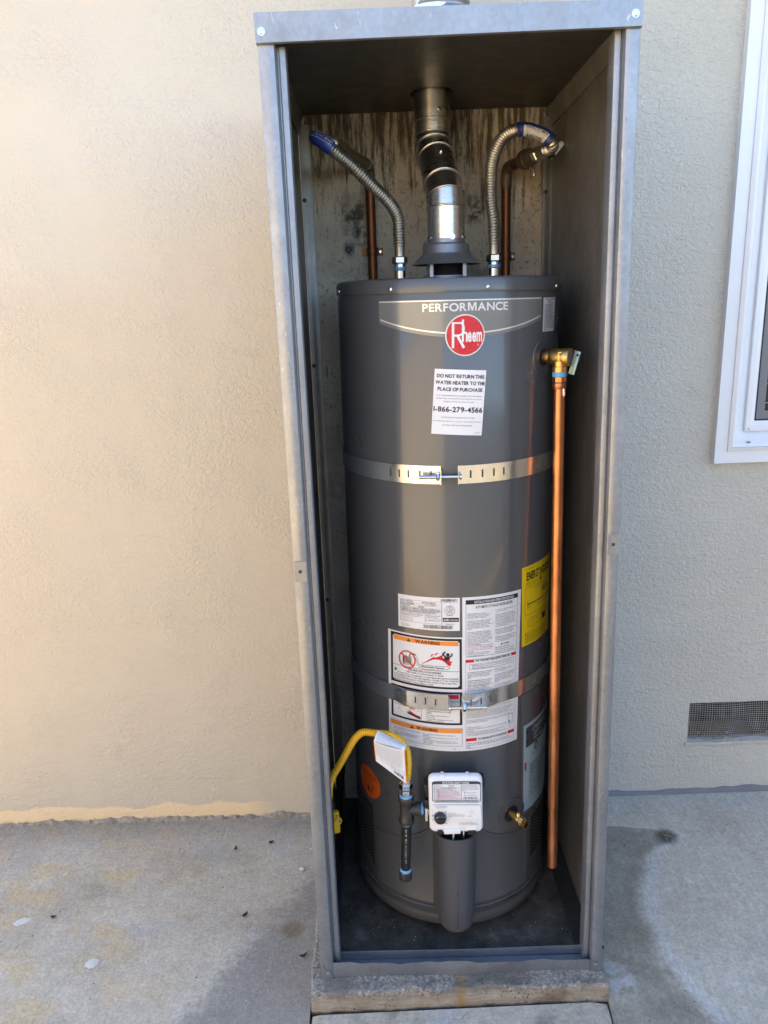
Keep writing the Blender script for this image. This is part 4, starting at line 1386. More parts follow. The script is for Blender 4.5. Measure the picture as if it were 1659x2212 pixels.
# --- relief valve label
S = Sheet(on_tank((48.3, 1.4868), (61.7, 1.4876), (60.8, 1.4222), (48.2, 1.4225)))
S.text('ink', 'TEMPERATURE - PRESSURE', 0.10, 0.035, 0.90, 0.062, 0.02)
S.text('ink', 'RELIEF VALVE', 0.30, 0.085, 0.70, 0.110, 0.02)
S.text('ink', 'IMPORTANT', 0.32, 0.130, 0.68, 0.155, 0.02)
S.para('ink', ['FOLLOW THE MAINTENANCE', 'PROCEDURES FOR RELIEF', 'VALVES AS DIRECTED IN THE', 'INSTRUCTION MANUAL.', 'THIS WATER HEATER IS FITTED', 'WITH A TEMPERATURE AND PRES-', 'SURE RELIEF VALVE LISTED', 'COMPLYING WITH THE STANDARD', 'FOR RELIEF VALVES FOR HOT', 'WATER SUPPLY SYSTEMS. DO NOT', 'ALTER OR REMOVE THE VALVE AND', 'DO NOT PLUG THE VALVE OUTLET.', 'THE RELIEF VALVE MUST BE FITTED', 'AT THE POINT OF INSTALLATION', 'PLEASE'], 0.08, 0.175, 0.92, 0.965, 0.012)
S.build('relief_valve_label', 'white', heater, n=10)
# --- rating plate
S = Sheet(on_tank((-31.65, 0.8973), (0.53, 0.8980), (0.39, 0.8244), (-31.9, 0.8244)))
F = 'ink'
S.frame('greyink', 0.04, 0.13, 0.72, 0.80, 0.003, 0.006)
for v in (0.215, 0.275, 0.335, 0.395, 0.455, 0.515):
    S.rect('greyink', 0.04, v, 0.72, v + 0.005)
S.rect('greyink', 0.455, 0.52, 0.459, 0.80)
S.rect('greyink', 0.46, 0.655, 0.72, 0.660)
S.rect('greyink', 0.72, 0.13, 0.724, 0.93)
for s, u0, v0, u1 in (('SERIAL NO. M102501841', 0.045, 0.15, 0.26), ('MFG. DATE: 09MAR2025', 0.41, 0.155, 0.62), ('Model No. XG40T06EN38U1', 0.045, 0.225, 0.28), ('Cap. U.S. Gals. 40', 0.45, 0.225, 0.63), ('Input BTU/H 38,000', 0.045, 0.285, 0.21), ('NATURAL', 0.35, 0.285, 0.44), ('Gas PRESS. IN. W.C. - Manifold - 5.0  Max. inlet - 10.5  Min. inlet - 6.5', 0.045, 0.345, 0.69), ('CSA/ANSI Z21.10.1 / CSA 4.1-2019 CATEGORY I NATURAL DRAFT', 0.045, 0.405, 0.70), ('COMPLIES WITH JURISDICTIONS HAVING 10ng/J NOx REGULATIONS', 0.045, 0.465, 0.63)):
    S.text(F, s, u0, v0, u1, v0 + 0.042, 0.010)
S.para(F, ['MINIMUM CLEARANCES FROM COMBUSTIBLE', 'CONSTRUCTION: 1 in sides and rear, 4 in', 'above, 2 in at the jacket top', '12 in at the front of the unit', 'For use in alcove or closet'], 0.05, 0.535, 0.42, 0.79)
S.para(F, ['CERTIFIED FOR INSTALLATIONS', 'UP TO 10100 FT. ALTITUDE'], 0.465, 0.535, 0.70, 0.635)
S.text(F, 'MAX WORKING PRESSURE 150 PSI', 0.465, 0.69, 0.70, 0.72)
S.bars(F, 0.70, 0.035, 0.965, 0.105, 42, seed=2)
S.text(F, '0  20352 81441  4', 0.70, 0.113, 0.965, 0.140)
S.ell('greyink', 0.845, 0.385, 0.080, 0.150, 1, 40, 0.94)
S.ell('greyink', 0.845, 0.385, 0.056, 0.105, 1, 40, 0.93)
st = [(0.845 + 0.055 * (1 if i % 2 == 0 else 0.40) * math.sin(math.pi * i / 5), 0.385 - 0.102 * (1 if i % 2 == 0 else 0.40) * math.cos(math.pi * i / 5)) for i in range(11)]
S.line('greyink', st, 0.005, 1, 0.55)
S.text(F, 'G', 0.835, 0.36, 0.855, 0.41, 0.02)
S.text(F, 'DESIGN', 0.805, 0.243, 0.885, 0.267)
S.text(F, 'CERTIFIED', 0.795, 0.508, 0.895, 0.532)
S.rect(F, 0.735, 0.60, 0.985, 0.725)
S.text('white', 'AHRI', 0.745, 0.625, 0.835, 0.695, 0.02, 3)
S.text('white', 'CERTIFIED', 0.850, 0.645, 0.972, 0.690, 0.02, 3)
S.text(F, 'ASSEMBLED IN MEXICO', 0.77, 0.775, 0.925, 0.805)
S.bars(F, 0.43, 0.835, 0.885, 0.945, 44, seed=8)
S.para(F, ['Manufacturing, Inc.', 'Montgomery, Alabama', 'assembled in Mexico'], 0.05, 0.85, 0.21, 0.965)
S.build('rating_label', 'white', heater, label='small white data label with two bar codes, above the orange warning label')
# --- left warning label
S = Sheet(on_tank((-38.54, 0.8121), (1.72, 0.8092), (1.60, 0.5407), (-40.30, 0.5423)))
S.frame('ink', 0.045, 0.012, 0.992, 0.445, 0.030, 0.018)
for cu, cv in ((0.075, 0.030), (0.962, 0.030), (0.075, 0.427), (0.962, 0.427)):
    S.ell('ink', cu, cv, 0.02, 0.012, 1, 16)
S.rect('orange', 0.088, 0.036, 0.950, 0.072)
S.text('ink', 'WARNING', 0.395, 0.040, 0.715, 0.068, 0.030)
S.poly('ink', [(0.308, 0.040), (0.335, 0.069), (0.281, 0.069)], 2)
S.poly('orange', [(0.308, 0.047), (0.312, 0.060), (0.304, 0.060)], 3)
S.rect('ink', 0.078, 0.289, 0.960, 0.292)
# prohibited fuel can
S.poly('plate', [(0.225, 0.200), (0.345, 0.196), (0.345, 0.270), (0.225, 0.274)], 2)
S.poly('ink', [(0.225, 0.205), (0.240, 0.200), (0.240, 0.272), (0.225, 0.268)], 3)
S.text('white', 'FLAMMABLE!', 0.230, 0.256, 0.342, 0.268, 0.02, 3)
S.rect('ink', 0.262, 0.190, 0.274, 0.197, 2)
S.line('plate', [(0.318, 0.196), (0.322, 0.178), (0.345, 0.168), (0.390, 0.170), (0.405, 0.178)], 0.022, 2, 1.6)
S.ell('red', 0.285, 0.226, 0.118, 0.078, 4, 44, 0.86)
S.line('red', [(0.198, 0.176), (0.370, 0.276)], 0.020, 4, 1.55)
cloud = [(0.408, 0.182), (0.428, 0.205), (0.432, 0.232), (0.452, 0.252), (0.52, 0.252), (0.58, 0.247), (0.64, 0.251), (0.70, 0.247), (0.76, 0.251), (0.81, 0.246), (0.845, 0.258), (0.82, 0.272), (0.76, 0.278), (0.70, 0.284), (0.62, 0.281), (0.55, 0.286), (0.49, 0.281), (0.45, 0.272), (0.425, 0.250), (0.412, 0.225), (0.402, 0.200)]
S.line('ink', cloud, 0.0045, 1, 1.6)
S.text('ink', 'Flammable Vapors', 0.480, 0.255, 0.765, 0.275, 0.022)
fl = [(0.478, 0.240), (0.54, 0.216), (0.60, 0.188), (0.64, 0.170), (0.655, 0.178), (0.70, 0.166), (0.745, 0.150), (0.752, 0.176), (0.80, 0.186), (0.842, 0.176), (0.838, 0.205), (0.872, 0.200), (0.850, 0.224), (0.864, 0.222), (0.845, 0.242)]
S.poly('red', fl, 1)
for p in ([(0.590, 0.178), (0.612, 0.150), (0.632, 0.144), (0.618, 0.165)], [(0.635, 0.160), (0.665, 0.138), (0.700, 0.136), (0.668, 0.152)]):
    S.poly('red', p, 1)
S.ell('ink', 0.815, 0.146, 0.022, 0.0145, 3, 20)
S.poly('ink', [(0.765, 0.150), (0.800, 0.162), (0.845, 0.160), (0.838, 0.178), (0.805, 0.196), (0.790, 0.205), (0.785, 0.190), (0.755, 0.198), (0.772, 0.175)], 3)
S.line('ink', [(0.775, 0.157), (0.748, 0.146), (0.770, 0.128), (0.786, 0.124)], 0.020, 3, 1.6)
S.line('ink', [(0.840, 0.163), (0.866, 0.152), (0.866, 0.134)], 0.018, 3, 1.6)
S.text('ink', 'FIRE AND EXPLOSION HAZARD', 0.300, 0.300, 0.735, 0.318, 0.008)
S.text('ink', 'Can result in serious injury or death', 0.270, 0.322, 0.760, 0.342, 0.008)
S.poly('ink', [(0.118, 0.312), (0.140, 0.340), (0.096, 0.340)], 2)
S.text('ink', 'Do not store or use gasoline or other flammable vapors and liquids', 0.150, 0.345, 0.945, 0.364, 0.006)
S.para('ink', ['in the vicinity of this or any other appliance. Storage of or use of gasoline', 'or other flammable vapors or liquids in the vicinity of this or any other', 'appliance can result in serious injury or death.'], 0.095, 0.362, 0.955, 0.426, 0.006, 2, 0.80)
# second box, its head behind the strap
S.frame('ink', 0.045, 0.470, 0.992, 0.762, 0.030, 0.018)
S.rect('red', 0.088, 0.492, 0.950, 0.530)
S.text('white', 'DANGER', 0.40, 0.497, 0.66, 0.525, 0.03)
S.text('ink', 'water temperature over 125 F (52 C)', 0.50, 0.545, 0.945, 0.560, 0.01)
S.rect('ink', 0.470, 0.535, 0.474, 0.738)
S.rect('ink', 0.080, 0.640, 0.470, 0.643)
S.text('red', 'HOT', 0.315, 0.640, 0.395, 0.662, 0.02)
S.line('ink', [(0.44, 0.665), (0.16, 0.668), (0.145, 0.680), (0.310, 0.735)], 0.004, 1, 1.6)
hand = [(0.255, 0.690), (0.300, 0.697), (0.275, 0.680), (0.318, 0.690), (0.300, 0.668), (0.340, 0.684), (0.385, 0.700), (0.462, 0.715), (0.462, 0.738), (0.40, 0.728), (0.345, 0.716), (0.295, 0.708)]
S.poly('ink', hand, 1)
S.text('red', 'BURN', 0.380, 0.704, 0.455, 0.720, 0.02, 3)
S.line('red', [(0.325, 0.690), (0.35, 0.700), (0.39, 0.698)], 0.012, 3, 1.6)
S.para('ink', ['See instruction manual before', 'setting temperature at water', 'heater.'], 0.535, 0.620, 0.865, 0.672, 0.010)
S.para('ink', ['Feel water before bathing or', 'showering.'], 0.535, 0.676, 0.840, 0.708, 0.010)
S.para('ink', ['Temperature limiting valves are', 'available, see manual.'], 0.535, 0.710, 0.872, 0.742, 0.010)
# third box
S.rect('orange', 0.030, 0.796, 0.992, 0.836)
S.poly('ink', [(0.345, 0.799), (0.372, 0.832), (0.318, 0.832)], 2)
S.poly('orange', [(0.345, 0.808), (0.350, 0.822), (0.340, 0.822)], 3)
S.text('ink', 'WARNING', 0.405, 0.801, 0.680, 0.831, 0.030)
S.frame('greyink', 0.030, 0.790, 0.992, 0.955, 0.004, 0.0025)
S.para('ink', ['Sealed burner access door - Removal by a qualified', 'service person only.', ' ', 'If burner access door is removed, gasket must be', 'replaced and all four tamper resistant screws', 'tightened securely.'], 0.075, 0.848, 0.455, 0.925, 0.010)
S.para('ink', ['Do not operate if rubber grommet or sight glass is', 'damaged.', 'Do not operate if any of the burner access door screws', 'are missing.', 'Failure to follow the above instructions may result in', 'a fire or explosion, causing property damage, personal', 'injury or death.'], 0.495, 0.850, 0.945, 0.945, 0.010)
S.poly('ink', [(0.885, 0.975), (0.905, 0.975), (0.895, 0.985)], 2)
S.build('warning_label', 'white', heater, label='large white label with orange WARNING bands and a red flame pictogram')
# --- right instruction label
S = Sheet(on_tank((1.75, 0.8983), (35.15, 0.8966), (33.80, 0.5412), (1.62, 0.5407)))
S.rect('ink', 0.052, 0.018, 0.935, 0.045)
S.text('white', 'INSTALLATION AND OPERATION DETAILS', 0.185, 0.0235, 0.850, 0.0395, 0.012)
S.frame('ink', 0.052, 0.018, 0.935, 0.376, 0.004, 0.0018)
S.text('ink', 'AUTOMATIC STORAGE WATER HEATER', 0.205, 0.055, 0.830, 0.073, 0.004)
S.para('ink', ['For Safe Installation and Operation -', 'Read and follow water heater warnings and', "instructions. If owner's manual is missing", 'contact the retailer or manufacturer.', ' ', 'This appliance must be installed in accordance', 'with local codes or, in the absence of local', 'codes, the National Fuel Gas Code, ANSI', 'Z223.1/NFPA 54 or the CSA B149.1, Natural Gas', 'and Propane Installation Code. Not for', 'installation in Manufactured Home (Mobile', 'Home).', ' ', 'Water Leakage - Regardless of the material', 'from which a water heater is constructed, it', 'will at some time leak, due to the corrosive', 'action of water. This water heater must not be', 'located in an area where leakage will result in', 'damage to adjacent area or lower floors. When', 'such areas cannot be avoided, it is recommend-', 'ed that a suitable catch pan, adequately', 'drained, be installed under the water heater.', 'See Use and Care Manual.'], 0.075, 0.098, 0.495, 0.302, 0.010)
S.para('darkred', ['CAUTION - Hotter water increases the risk of', 'scald injury. Refer to Scald Danger information', 'on this water heater. See Use and Care Manual', 'for instructions before changing the tempera-', 'ture setting.'], 0.075, 0.300, 0.495, 0.346, 0.008)
S.para('ink', ['WARNING - Any thermostat setting above', '125 F (52 C) may cause severe burns and', 'consume energy unnecessarily.'], 0.075, 0.346, 0.440, 0.373, 0.010)
S.para('ink', ['For operation at outlet water temperatures not', 'in excess of 160 F (71 C).', ' ', 'Suitable for combination water (potable)', 'heating and space heating and not suitable for', 'space heating applications only. Do not connect', 'this heater to any heating system or compo-', 'nents that have previously been used with a', 'non potable water heating appliance. Do not', 'introduce toxic chemicals, such as those used', 'for boiler treatment, into this heater, or the', 'attached space heating loop.', ' ', 'Water heater is equipped with a single-use gas', 'shut-off device. If service is required, the', 'complete control valve must be replaced.', 'Contact your local service technician.', ' ', 'WARNING - This water heater must be braced', 'anchored, or strapped to avoid falling or', 'moving during an earthquake. See instructions', 'for correct installation procedures.'], 0.525, 0.090, 0.915, 0.300, 0.008)
S.text('ink', 'WARNING:', 0.670, 0.312, 0.780, 0.322, 0.02)
S.poly('ink', [(0.640, 0.309), (0.660, 0.323), (0.620, 0.323)], 2)
S.para('ink', ['Cancer and Reproductive Harm', 'This product is made in one or more of the', 'following systems. Other patents pending.'], 0.525, 0.328, 0.880, 0.368, 0.008)
S.rect('red', 0.045, 0.393, 0.178, 0.412)
S.rect('red', 0.830, 0.393, 0.925, 0.412)
S.text('ink', 'FOR YOUR SAFETY READ BEFORE OPERATING', 0.205, 0.395, 0.800, 0.410, 0.016)
S.frame('ink', 0.110, 0.423, 0.880, 0.458, 0.003, 0.0015)
S.para('ink', ['WARNING: If you do not follow these instructions and the Use & Care', 'Manual instructions exactly, a fire or explosion may result causing property', 'damage, personal injury or loss of life.'], 0.150, 0.426, 0.850, 0.456, 0.010)
S.para('ink', ['A. This appliance has a pilot which is lit by a', 'piezo-electric spark gas ignition system.', 'Do NOT open the inner door of this', 'appliance and try to light the pilot by', 'hand!', ' ', 'B. BEFORE LIGHTING smell all around the', 'appliance area for gas. Be sure to smell', 'next to the floor because some gas is', 'heavier than air and will settle on the floor.', 'WHAT TO DO IF YOU SMELL GAS:', 'Do not try to light any appliance.', 'Do not touch any electric switch; do not', 'use any phone in your building.'], 0.075, 0.470, 0.495, 0.600, 0.012)
S.para('ink', ["supplier's instructions.", 'If you cannot reach your gas supplier,', 'call the fire department.', ' ', 'C. Use only your hand to turn the gas control', 'knob. Never use tools. If the knob will not', 'turn by hand, do not try to repair it, call a', 'qualified service technician. Force or', 'attempted repair may result in a fire or', 'explosion.', ' ', 'D. Do not use this appliance if any part has', 'been under water. Immediately call a'], 0.525, 0.465, 0.915, 0.590, 0.010)
S.para('ink', ['1. STOP! Read the safety information above.', '2. Turn off all electric power to the appliance.', '3. Remove the outer door. Do NOT attempt to remove the inner door', 'assembly. Locate the piezo-electric spark generator button just below the', 'gas control/thermostat knob.', '4. Rotate the combination gas control/thermostat knob clockwise to PILOT.', '5. Depress and hold the combination gas control/thermostat knob fully while', 'rapidly depressing the piezo-electric spark generator button several times.', 'Indicator light begins to blink. Once the STATUS indicator light blinks,', 'pilot is lit by viewing the pilot flame through the sight glass window.', 'If the STATUS indicator light does not start blinking after 90 seconds, repeat.', ' ', 'If the pilot will not stay lit after several attempts, turn the combination', 'gas control/thermostat knob counter-clockwise to OFF position and call your', 'service technician or gas supplier.'], 0.060, 0.690, 0.905, 0.812, 0.010)
S.para('ink', ['7. Replace the outer door.', '8. Remove the combination gas control/thermostat knob. The knob should', 'pop back out.', 'If the combination gas control/thermostat knob does not pop back out', 'released, stop and immediately call your service technician.', '9. Set the combination gas control/thermostat knob to the desired setting.'], 0.060, 0.836, 0.760, 0.900, 0.010)
S.frame('greyink', 0.800, 0.800, 0.890, 0.865, 0.006, 0.003)
S.ell('greyink', 0.825, 0.850, 0.016, 0.007, 1, 14)
S.rect('greyink', 0.836, 0.865, 0.842, 0.898)
S.rect('red', 0.045, 0.915, 0.225, 0.936)
S.rect('red', 0.800, 0.915, 0.930, 0.936)
S.text('ink', 'TO TURN GAS OFF TO THE APPLIANCE', 0.250, 0.917, 0.780, 0.933, 0.016)
S.frame('greyink', 0.045, 0.393, 0.930, 0.985, 0.003, 0.0015)
S.para('ink', ['Rotate the combination gas control/thermostat knob counter-clockwise to the OFF', 'position. Note: The STATUS indicator light will briefly stay lit, then go off after a short period', 'of time.'], 0.060, 0.942, 0.905, 0.980, 0.008)
S.build('instruction_label', 'white', heater, label='white instruction label with a black heading bar and red bars, right of the warning label')
# --- yellow guide label
S = Sheet(on_tank((35.6, 0.9425), (66.5, 0.9452), (67.0, 0.7600), (36.5, 0.7608)))
S.text('ink', 'ENERGY', 0.110, 0.075, 0.500, 0.180, 0.030)
S.text('ink', 'GUIDE', 0.560, 0.075, 0.930, 0.180, 0.030)
S.text('ink', 'U.S. Government', 0.090, 0.030, 0.300, 0.046)
S.poly('ink', [(0.520, 0.09), (0.545, 0.09), (0.545, 0.215), (0.580, 0.215), (0.532, 0.255), (0.485, 0.215), (0.520, 0.215)], 2)
S.text('ink', 'Water Heater - Natural Gas', 0.080, 0.205, 0.420, 0.222)
S.text('ink', 'Tank Size (Storage Capacity): 38 gallons', 0.080, 0.236, 0.480, 0.252)
S.frame('ink', 0.070, 0.275, 0.945, 0.615, 0.005, 0.003)
S.text('ink', 'Estimated Yearly Energy Cost', 0.330, 0.295, 0.800, 0.318)
S.text('ink', '$231', 0.590, 0.335, 0.850, 0.405, 0.02)
S.rect('ink', 0.140, 0.475, 0.930, 0.488)
S.rect('ink', 0.140, 0.440, 0.152, 0.500)
S.text('ink', '$179', 0.120, 0.510, 0.215, 0.528)
S.text('ink', '$240', 0.850, 0.510, 0.930, 0.528)
S.poly('ink', [(0.80, 0.435), (0.86, 0.435), (0.83, 0.468)], 2)
S.text('ink', 'Cost Range of Similar Models', 0.410, 0.520, 0.760, 0.536)
S.text('ink', 'First Hour Rating', 0.460, 0.630, 0.760, 0.652)
S.text('ink', '(How much hot water you get in the first hour of use)', 0.220, 0.662, 0.900, 0.678)
S.frame('ink', 0.150, 0.690, 0.900, 0.765, 0.005, 0.003)
S.rect('ink', 0.620, 0.690, 0.780, 0.765)
S.text('ink', 'very small', 0.180, 0.720, 0.330, 0.736)
S.rect('ink', 0.410, 0.690, 0.415, 0.765)
S.text('ink', 'low', 0.480, 0.718, 0.550, 0.736)
S.text('ink', 'Estimated Yearly Energy Use', 0.270, 0.785, 0.640, 0.800)
for v in (0.835, 0.862, 0.908, 0.950):
    S.ell('ink', 0.085, v + 0.008, 0.012, 0.008, 2, 10)
S.para('ink', ['Your cost will depend on your utility rates and use.', 'Cost range based only on models of similar capacity', 'based on the standard test; actual use may vary.', 'Estimated energy cost based on a national average', 'natural gas cost of $1.21 per therm.', 'For more information visit the label program page.'], 0.110, 0.830, 0.900, 0.970, 0.006)
S.build('energy_label', 'yellow', heater, label='bright yellow ENERGY GUIDE label half hidden by the copper pipe', n=16)
# --- certificate in a clear pouch
film = Sheet(on_tank((36.4, 0.6440), (76, 0.6440), (76, 0.3380), (38.6, 0.3300), 0.0012))
fb = film.build('document_pouch', 'film', heater, label='clear plastic pouch with a dark printed sheet', n=16)
S = Sheet(on_tank((38.7, 0.5660), (75, 0.5700), (72, 0.3400), (39.6, 0.3400), 0.0022))
S.rect('slate', 0.055, 0.040, 0.98, 0.265)
S.text('white', 'Certificate of', 0.190, 0.060, 0.640, 0.118, 0.0, 2, None, 0.12)
S.text('white', 'Limited', 0.260, 0.130, 0.520, 0.178, 0.0, 2, None, 0.12)
S.text('white', 'Warranty', 0.240, 0.195, 0.560, 0.245, 0.0, 2, None, 0.12)
S.ell('slate', 0.350, 0.315, 0.062, 0.048, 1, 30)
S.text('white', 'R', 0.325, 0.290, 0.375, 0.340, 0.02, 3)
S.text('ink', 'Natural Water Heater', 0.215, 0.375, 0.560, 0.392)
S.rect('darkred', 0.030, 0.430, 0.075, 0.520)
S.para('ink', ['RESIDENTIAL GAS WATER HEATER', 'WITH A 6 YEAR TANK AND PARTS', 'LIMITED WARRANTY', 'A tank and component part', 'warranty is given to the owner', 'of the water heater under the', 'terms of this certificate. Keep', 'this document with the heater', 'for future reference'], 0.160, 0.470, 0.860, 0.860, 0.010)
o = S.build('certificate_sheet', 'pale_paper', heater, n=14)
S = Sheet(on_tank((44, 0.6330), (75, 0.6400), (75, 0.5740), (44, 0.5700), 0.0018))
S.para('darkred', ['IMPORTANT NOTICE TO OWNER AND INSTALLER', 'Keep this envelope with the water heater', 'for reference by the service technician', 'Registration card and manual enclosed', 'Please read all of it before use'], 0.06, 0.1, 0.95, 0.95, 0.01)
S.pr['darkred'].build('red_print', 'darkred', fb, 0, False)
# --- orange oval sticker
S = Sheet(on_tank((-70.6, 0.4350), (-48.6, 0.4350), (-48.6, 0.3550), (-70.6, 0.3550)))
S.ell('orangered', 0.5, 0.5, 0.5, 0.5, 0, 48)
rr = (0.5, 0.5, 0.0, 1.0)
S.text('ink', 'DO NOT BLOCK', 0.14, 0.20, 0.86, 0.275, 0.02, 2)
S.text('ink', 'air openings', 0.30, 0.33, 0.70, 0.365, 0.0, 2)
S.text('ink', 'or cover base', 0.30, 0.40, 0.70, 0.435, 0.0, 2)
S.line('ink', [(0.28, 0.50), (0.36, 0.80), (0.64, 0.80), (0.72, 0.50)], 0.02, 2)
S.line('ink', [(0.50, 0.48), (0.50, 0.56)], 0.02, 2)
S.poly('ink', [(0.44, 0.74), (0.47, 0.58), (0.52, 0.62), (0.50, 0.68), (0.58, 0.70), (0.55, 0.76), (0.47, 0.78)], 2)
o = S.pr.pop('orangered').build('round_sticker', 'orangered', heater, 0, False)
o['label'] = 'round orange sticker with black DO NOT BLOCK print'
S.pr['ink'].build('black_print', 'ink', o, 0, False)

# ------------------------------------------------------------------ gas control on the front
GY = 1.405
gc = MB().rbox(0.0700, 0.1900, 1.4300, 1.4745, 0.3800, 0.4860, 0.006, 2, H_INV).rbox(0.0760, 0.1850, 1.4172, 1.4320, 0.4000, 0.5170, 0.004, 2, H_INV).rbox(0.0840, 0.1010, 1.4180, 1.4330, 0.5000, 0.5215, 0.002, 1, H_INV).rbox(0.1600, 0.1780, 1.4180, 1.4330, 0.5000, 0.5200, 0.002, 1, H_INV).rbox(0.0655, 0.0760, 1.4200, 1.4500, 0.4650, 0.4950, 0.002, 1, H_INV).rbox(0.0655, 0.0760, 1.4200, 1.4500, 0.4330, 0.4570, 0.002, 1, H_INV).rbox(0.1860, 0.1945, 1.4200, 1.4500, 0.4830, 0.5030, 0.002, 1, H_INV)
gas = hpart(gc, 'gas_control', 'blackplastic', 40)
# white cover with rounded outline and raised upper panel
def rounded(x0, x1, z0, z1, r, n=6):
    pts = []
    for cx_, cz_, a0 in ((x1 - r, z1 - r, 0), (x0 + r, z1 - r, 90), (x0 + r, z0 + r, 180), (x1 - r, z0 + r, 270)):
        for k in range(n + 1):
            a = R_(a0 + 90 * k / n)
            pts.append((cx_ + r * math.cos(a), cz_ + r * math.sin(a)))
    return pts
mb = MB()
rings = [(0.0, 1.4175), (0.0, 1.4110), (0.0020, 1.4068), (0.0055, GY)]
for ins, y in rings:
    for x, z in rounded(0.0738 + ins, 0.1878 - ins, 0.3868 + ins, 0.5222 - ins, 0.012 - ins * 0.5):
        mb.v.append(H_INV @ Vector((x + (0.0005 if z < 0.45 else 0), y + 0.004 * max(0, z - 0.46) / 0.06, z - 0.040 * (x - 0.131))))
n = len(rounded(0, 1, 0, 1, 0.1))
for l in range(3):
    for i in range(n):
        j = (i + 1) % n
        mb.f.append((l * n + i, l * n + j, (l + 1) * n + j, (l + 1) * n + i))
mb.f.append(tuple(3 * n + i for i in range(n)))
gcov = hpart(mb, 'control_cover', 'whiteplastic', 50)
gface = lambda x, z, d: H_INV @ Vector((x, GY + 0.004 * max(0, z - 0.46) / 0.06 - d, z - 0.040 * (x - 0.131)))
# raised bezel round the dial and status lamp
pts = [(0.0800, 0.4560), (0.1830, 0.4560), (0.1850, 0.4300), (0.1840, 0.4235), (0.1330, 0.4225), (0.1220, 0.4195), (0.1130, 0.4105), (0.1040, 0.4060), (0.0930, 0.4055), (0.0840, 0.4105), (0.0790, 0.4200), (0.0782, 0.4300)]
mb = MB()
nn = len(pts)
cxx = sum(p[0] for p in pts) / nn
czz = sum(p[1] for p in pts) / nn
mb.v += [gface(x, z, 0.0) for x, z in pts] + [gface(cxx + (x - cxx) * 0.985, czz + (z - czz) * 0.97, 0.0026) for x, z in pts]
for i in range(nn):
    j = (i + 1) % nn
    mb.f.append((i, j, nn + j, nn + i))
mb.f.append(tuple(nn + i for i in range(nn)))
hpart(mb, 'dial_panel', 'whiteplastic', 30, gcov)
# lower clips and hinge bar
hpart(MB().rbox(0.0905, 0.1010, GY - 0.003, GY + 0.02, 0.3850, 0.3960, 0.001, 1, H_INV).rbox(0.1560, 0.1720, GY - 0.003, GY + 0.02, 0.3815, 0.3950, 0.001, 1, H_INV), 'cover_clip', 'blackplastic', 30, gas)
hpart(MB().rbox(0.1040, 0.1400, GY - 0.004, GY + 0.01, 0.3860, 0.3985, 0.002, 2, H_INV), 'cover_hinge', 'whiteplastic', 30, gcov)
hpart(MB().rbox(0.1530, 0.1740, GY - 0.0035, GY + 0.01, 0.3930, 0.3990, 0.0015, 1, H_INV), 'clip_shroud', 'whiteplastic', 30, gcov)
for x0 in (0.1000, 0.1530):
    hpart(MB().rbox(x0, x0 + 0.007, GY + 0.004, GY + 0.018, 0.5170 - 0.04 * (x0 - 0.131), 0.5250 - 0.04 * (x0 - 0.131), 0.001, 1, H_INV), 'cover_hook', 'whiteplastic', 30, gcov)
# dial
dc = (0.0967, 0.4285)
mb = MB()
prof = [(0.0132, 0.0026), (0.0128, 0.010), (0.0112, 0.0140), (0.0070, 0.0152), (0.0010, 0.0155)]
for r, d in prof:
    for i in range(32):
        a = 2 * math.pi * i / 32
        mb.v.append(gface(dc[0] + r * math.cos(a), dc[1] + r * math.sin(a) * 0.96, d))
for l in range(len(prof) - 1):
    for i in range(32):
        j = (i + 1) % 32
        mb.f.append((l * 32 + i, l * 32 + j, (l + 1) * 32 + j, (l + 1) * 32 + i))
dial = hpart(mb, 'dial', 'knob', 60, gas)
hpart(MB().rbox(dc[0] - 0.0105, dc[0] + 0.0105, GY - 0.0185, GY - 0.012, dc[1] - 0.0005, dc[1] + 0.0042, 0.0018, 2, H_INV), 'dial_grip', 'knob', 40, gas)
mb = MB()
for r, d in ((0.0042, 0.0027), (0.0036, 0.0034), (0.0024, 0.0020)):
    for i in range(20):
        a = 2 * math.pi * i / 20
        mb.v.append(gface(0.1635 + r * math.cos(a), 0.4395 + r * math.sin(a), d))
for l in range(2):
    for i in range(20):
        j = (i + 1) % 20
        mb.f.append((l * 20 + i, l * 20 + j, (l + 1) * 20 + j, (l + 1) * 20 + i))
mb.f.append(tuple(40 + i for i in range(20)))
hpart(mb, 'status_lamp', 'solder', 30, gcov)
# printed sticker on the cover
def flat(x0, x1, z0, z1, lift0):
    return lambda u, v, d: gface(x0 + (x1 - x0) * u, z1 + (z0 - z1) * v, lift0 + d)
S = Sheet(flat(0.0808, 0.1835, 0.4620, 0.5112, 0.0004), 0.00025)
ol = [((x - 0.0) * 1.0, z) for x, z in rounded(0.0, 1.0, 0.0, 1.0, 0.085)]
S.poly('steelblue', [(x, 1 - z) for x, z in rounded(0.0, 1.0, 0.0, 1.0, 0.09)], 0)
S.poly('white', [(x, 1 - z) for x, z in rounded(0.014, 0.986, 0.03, 0.865, 0.05)], 1)
S.text('white', 'STATUS LIGHT CODE', 0.215, 0.025, 0.760, 0.112, 0.035, 2)
for u in (0.095, 0.185, 0.600):
    S.rect('steelblue', u, 0.135, u + 0.005, 0.865, 2)
S.text('steelblue', 'STATUS', 0.335, 0.185, 0.455, 0.235, 0.03, 3)
S.text('steelblue', 'Light Flashes', 0.025, 0.150, 0.170, 0.190, 0.01, 3)
S.text('steelblue', 'No.', 0.030, 0.225, 0.075, 0.262, 0.01, 3)
S.text('steelblue', 'Color', 0.110, 0.225, 0.170, 0.262, 0.01, 3)
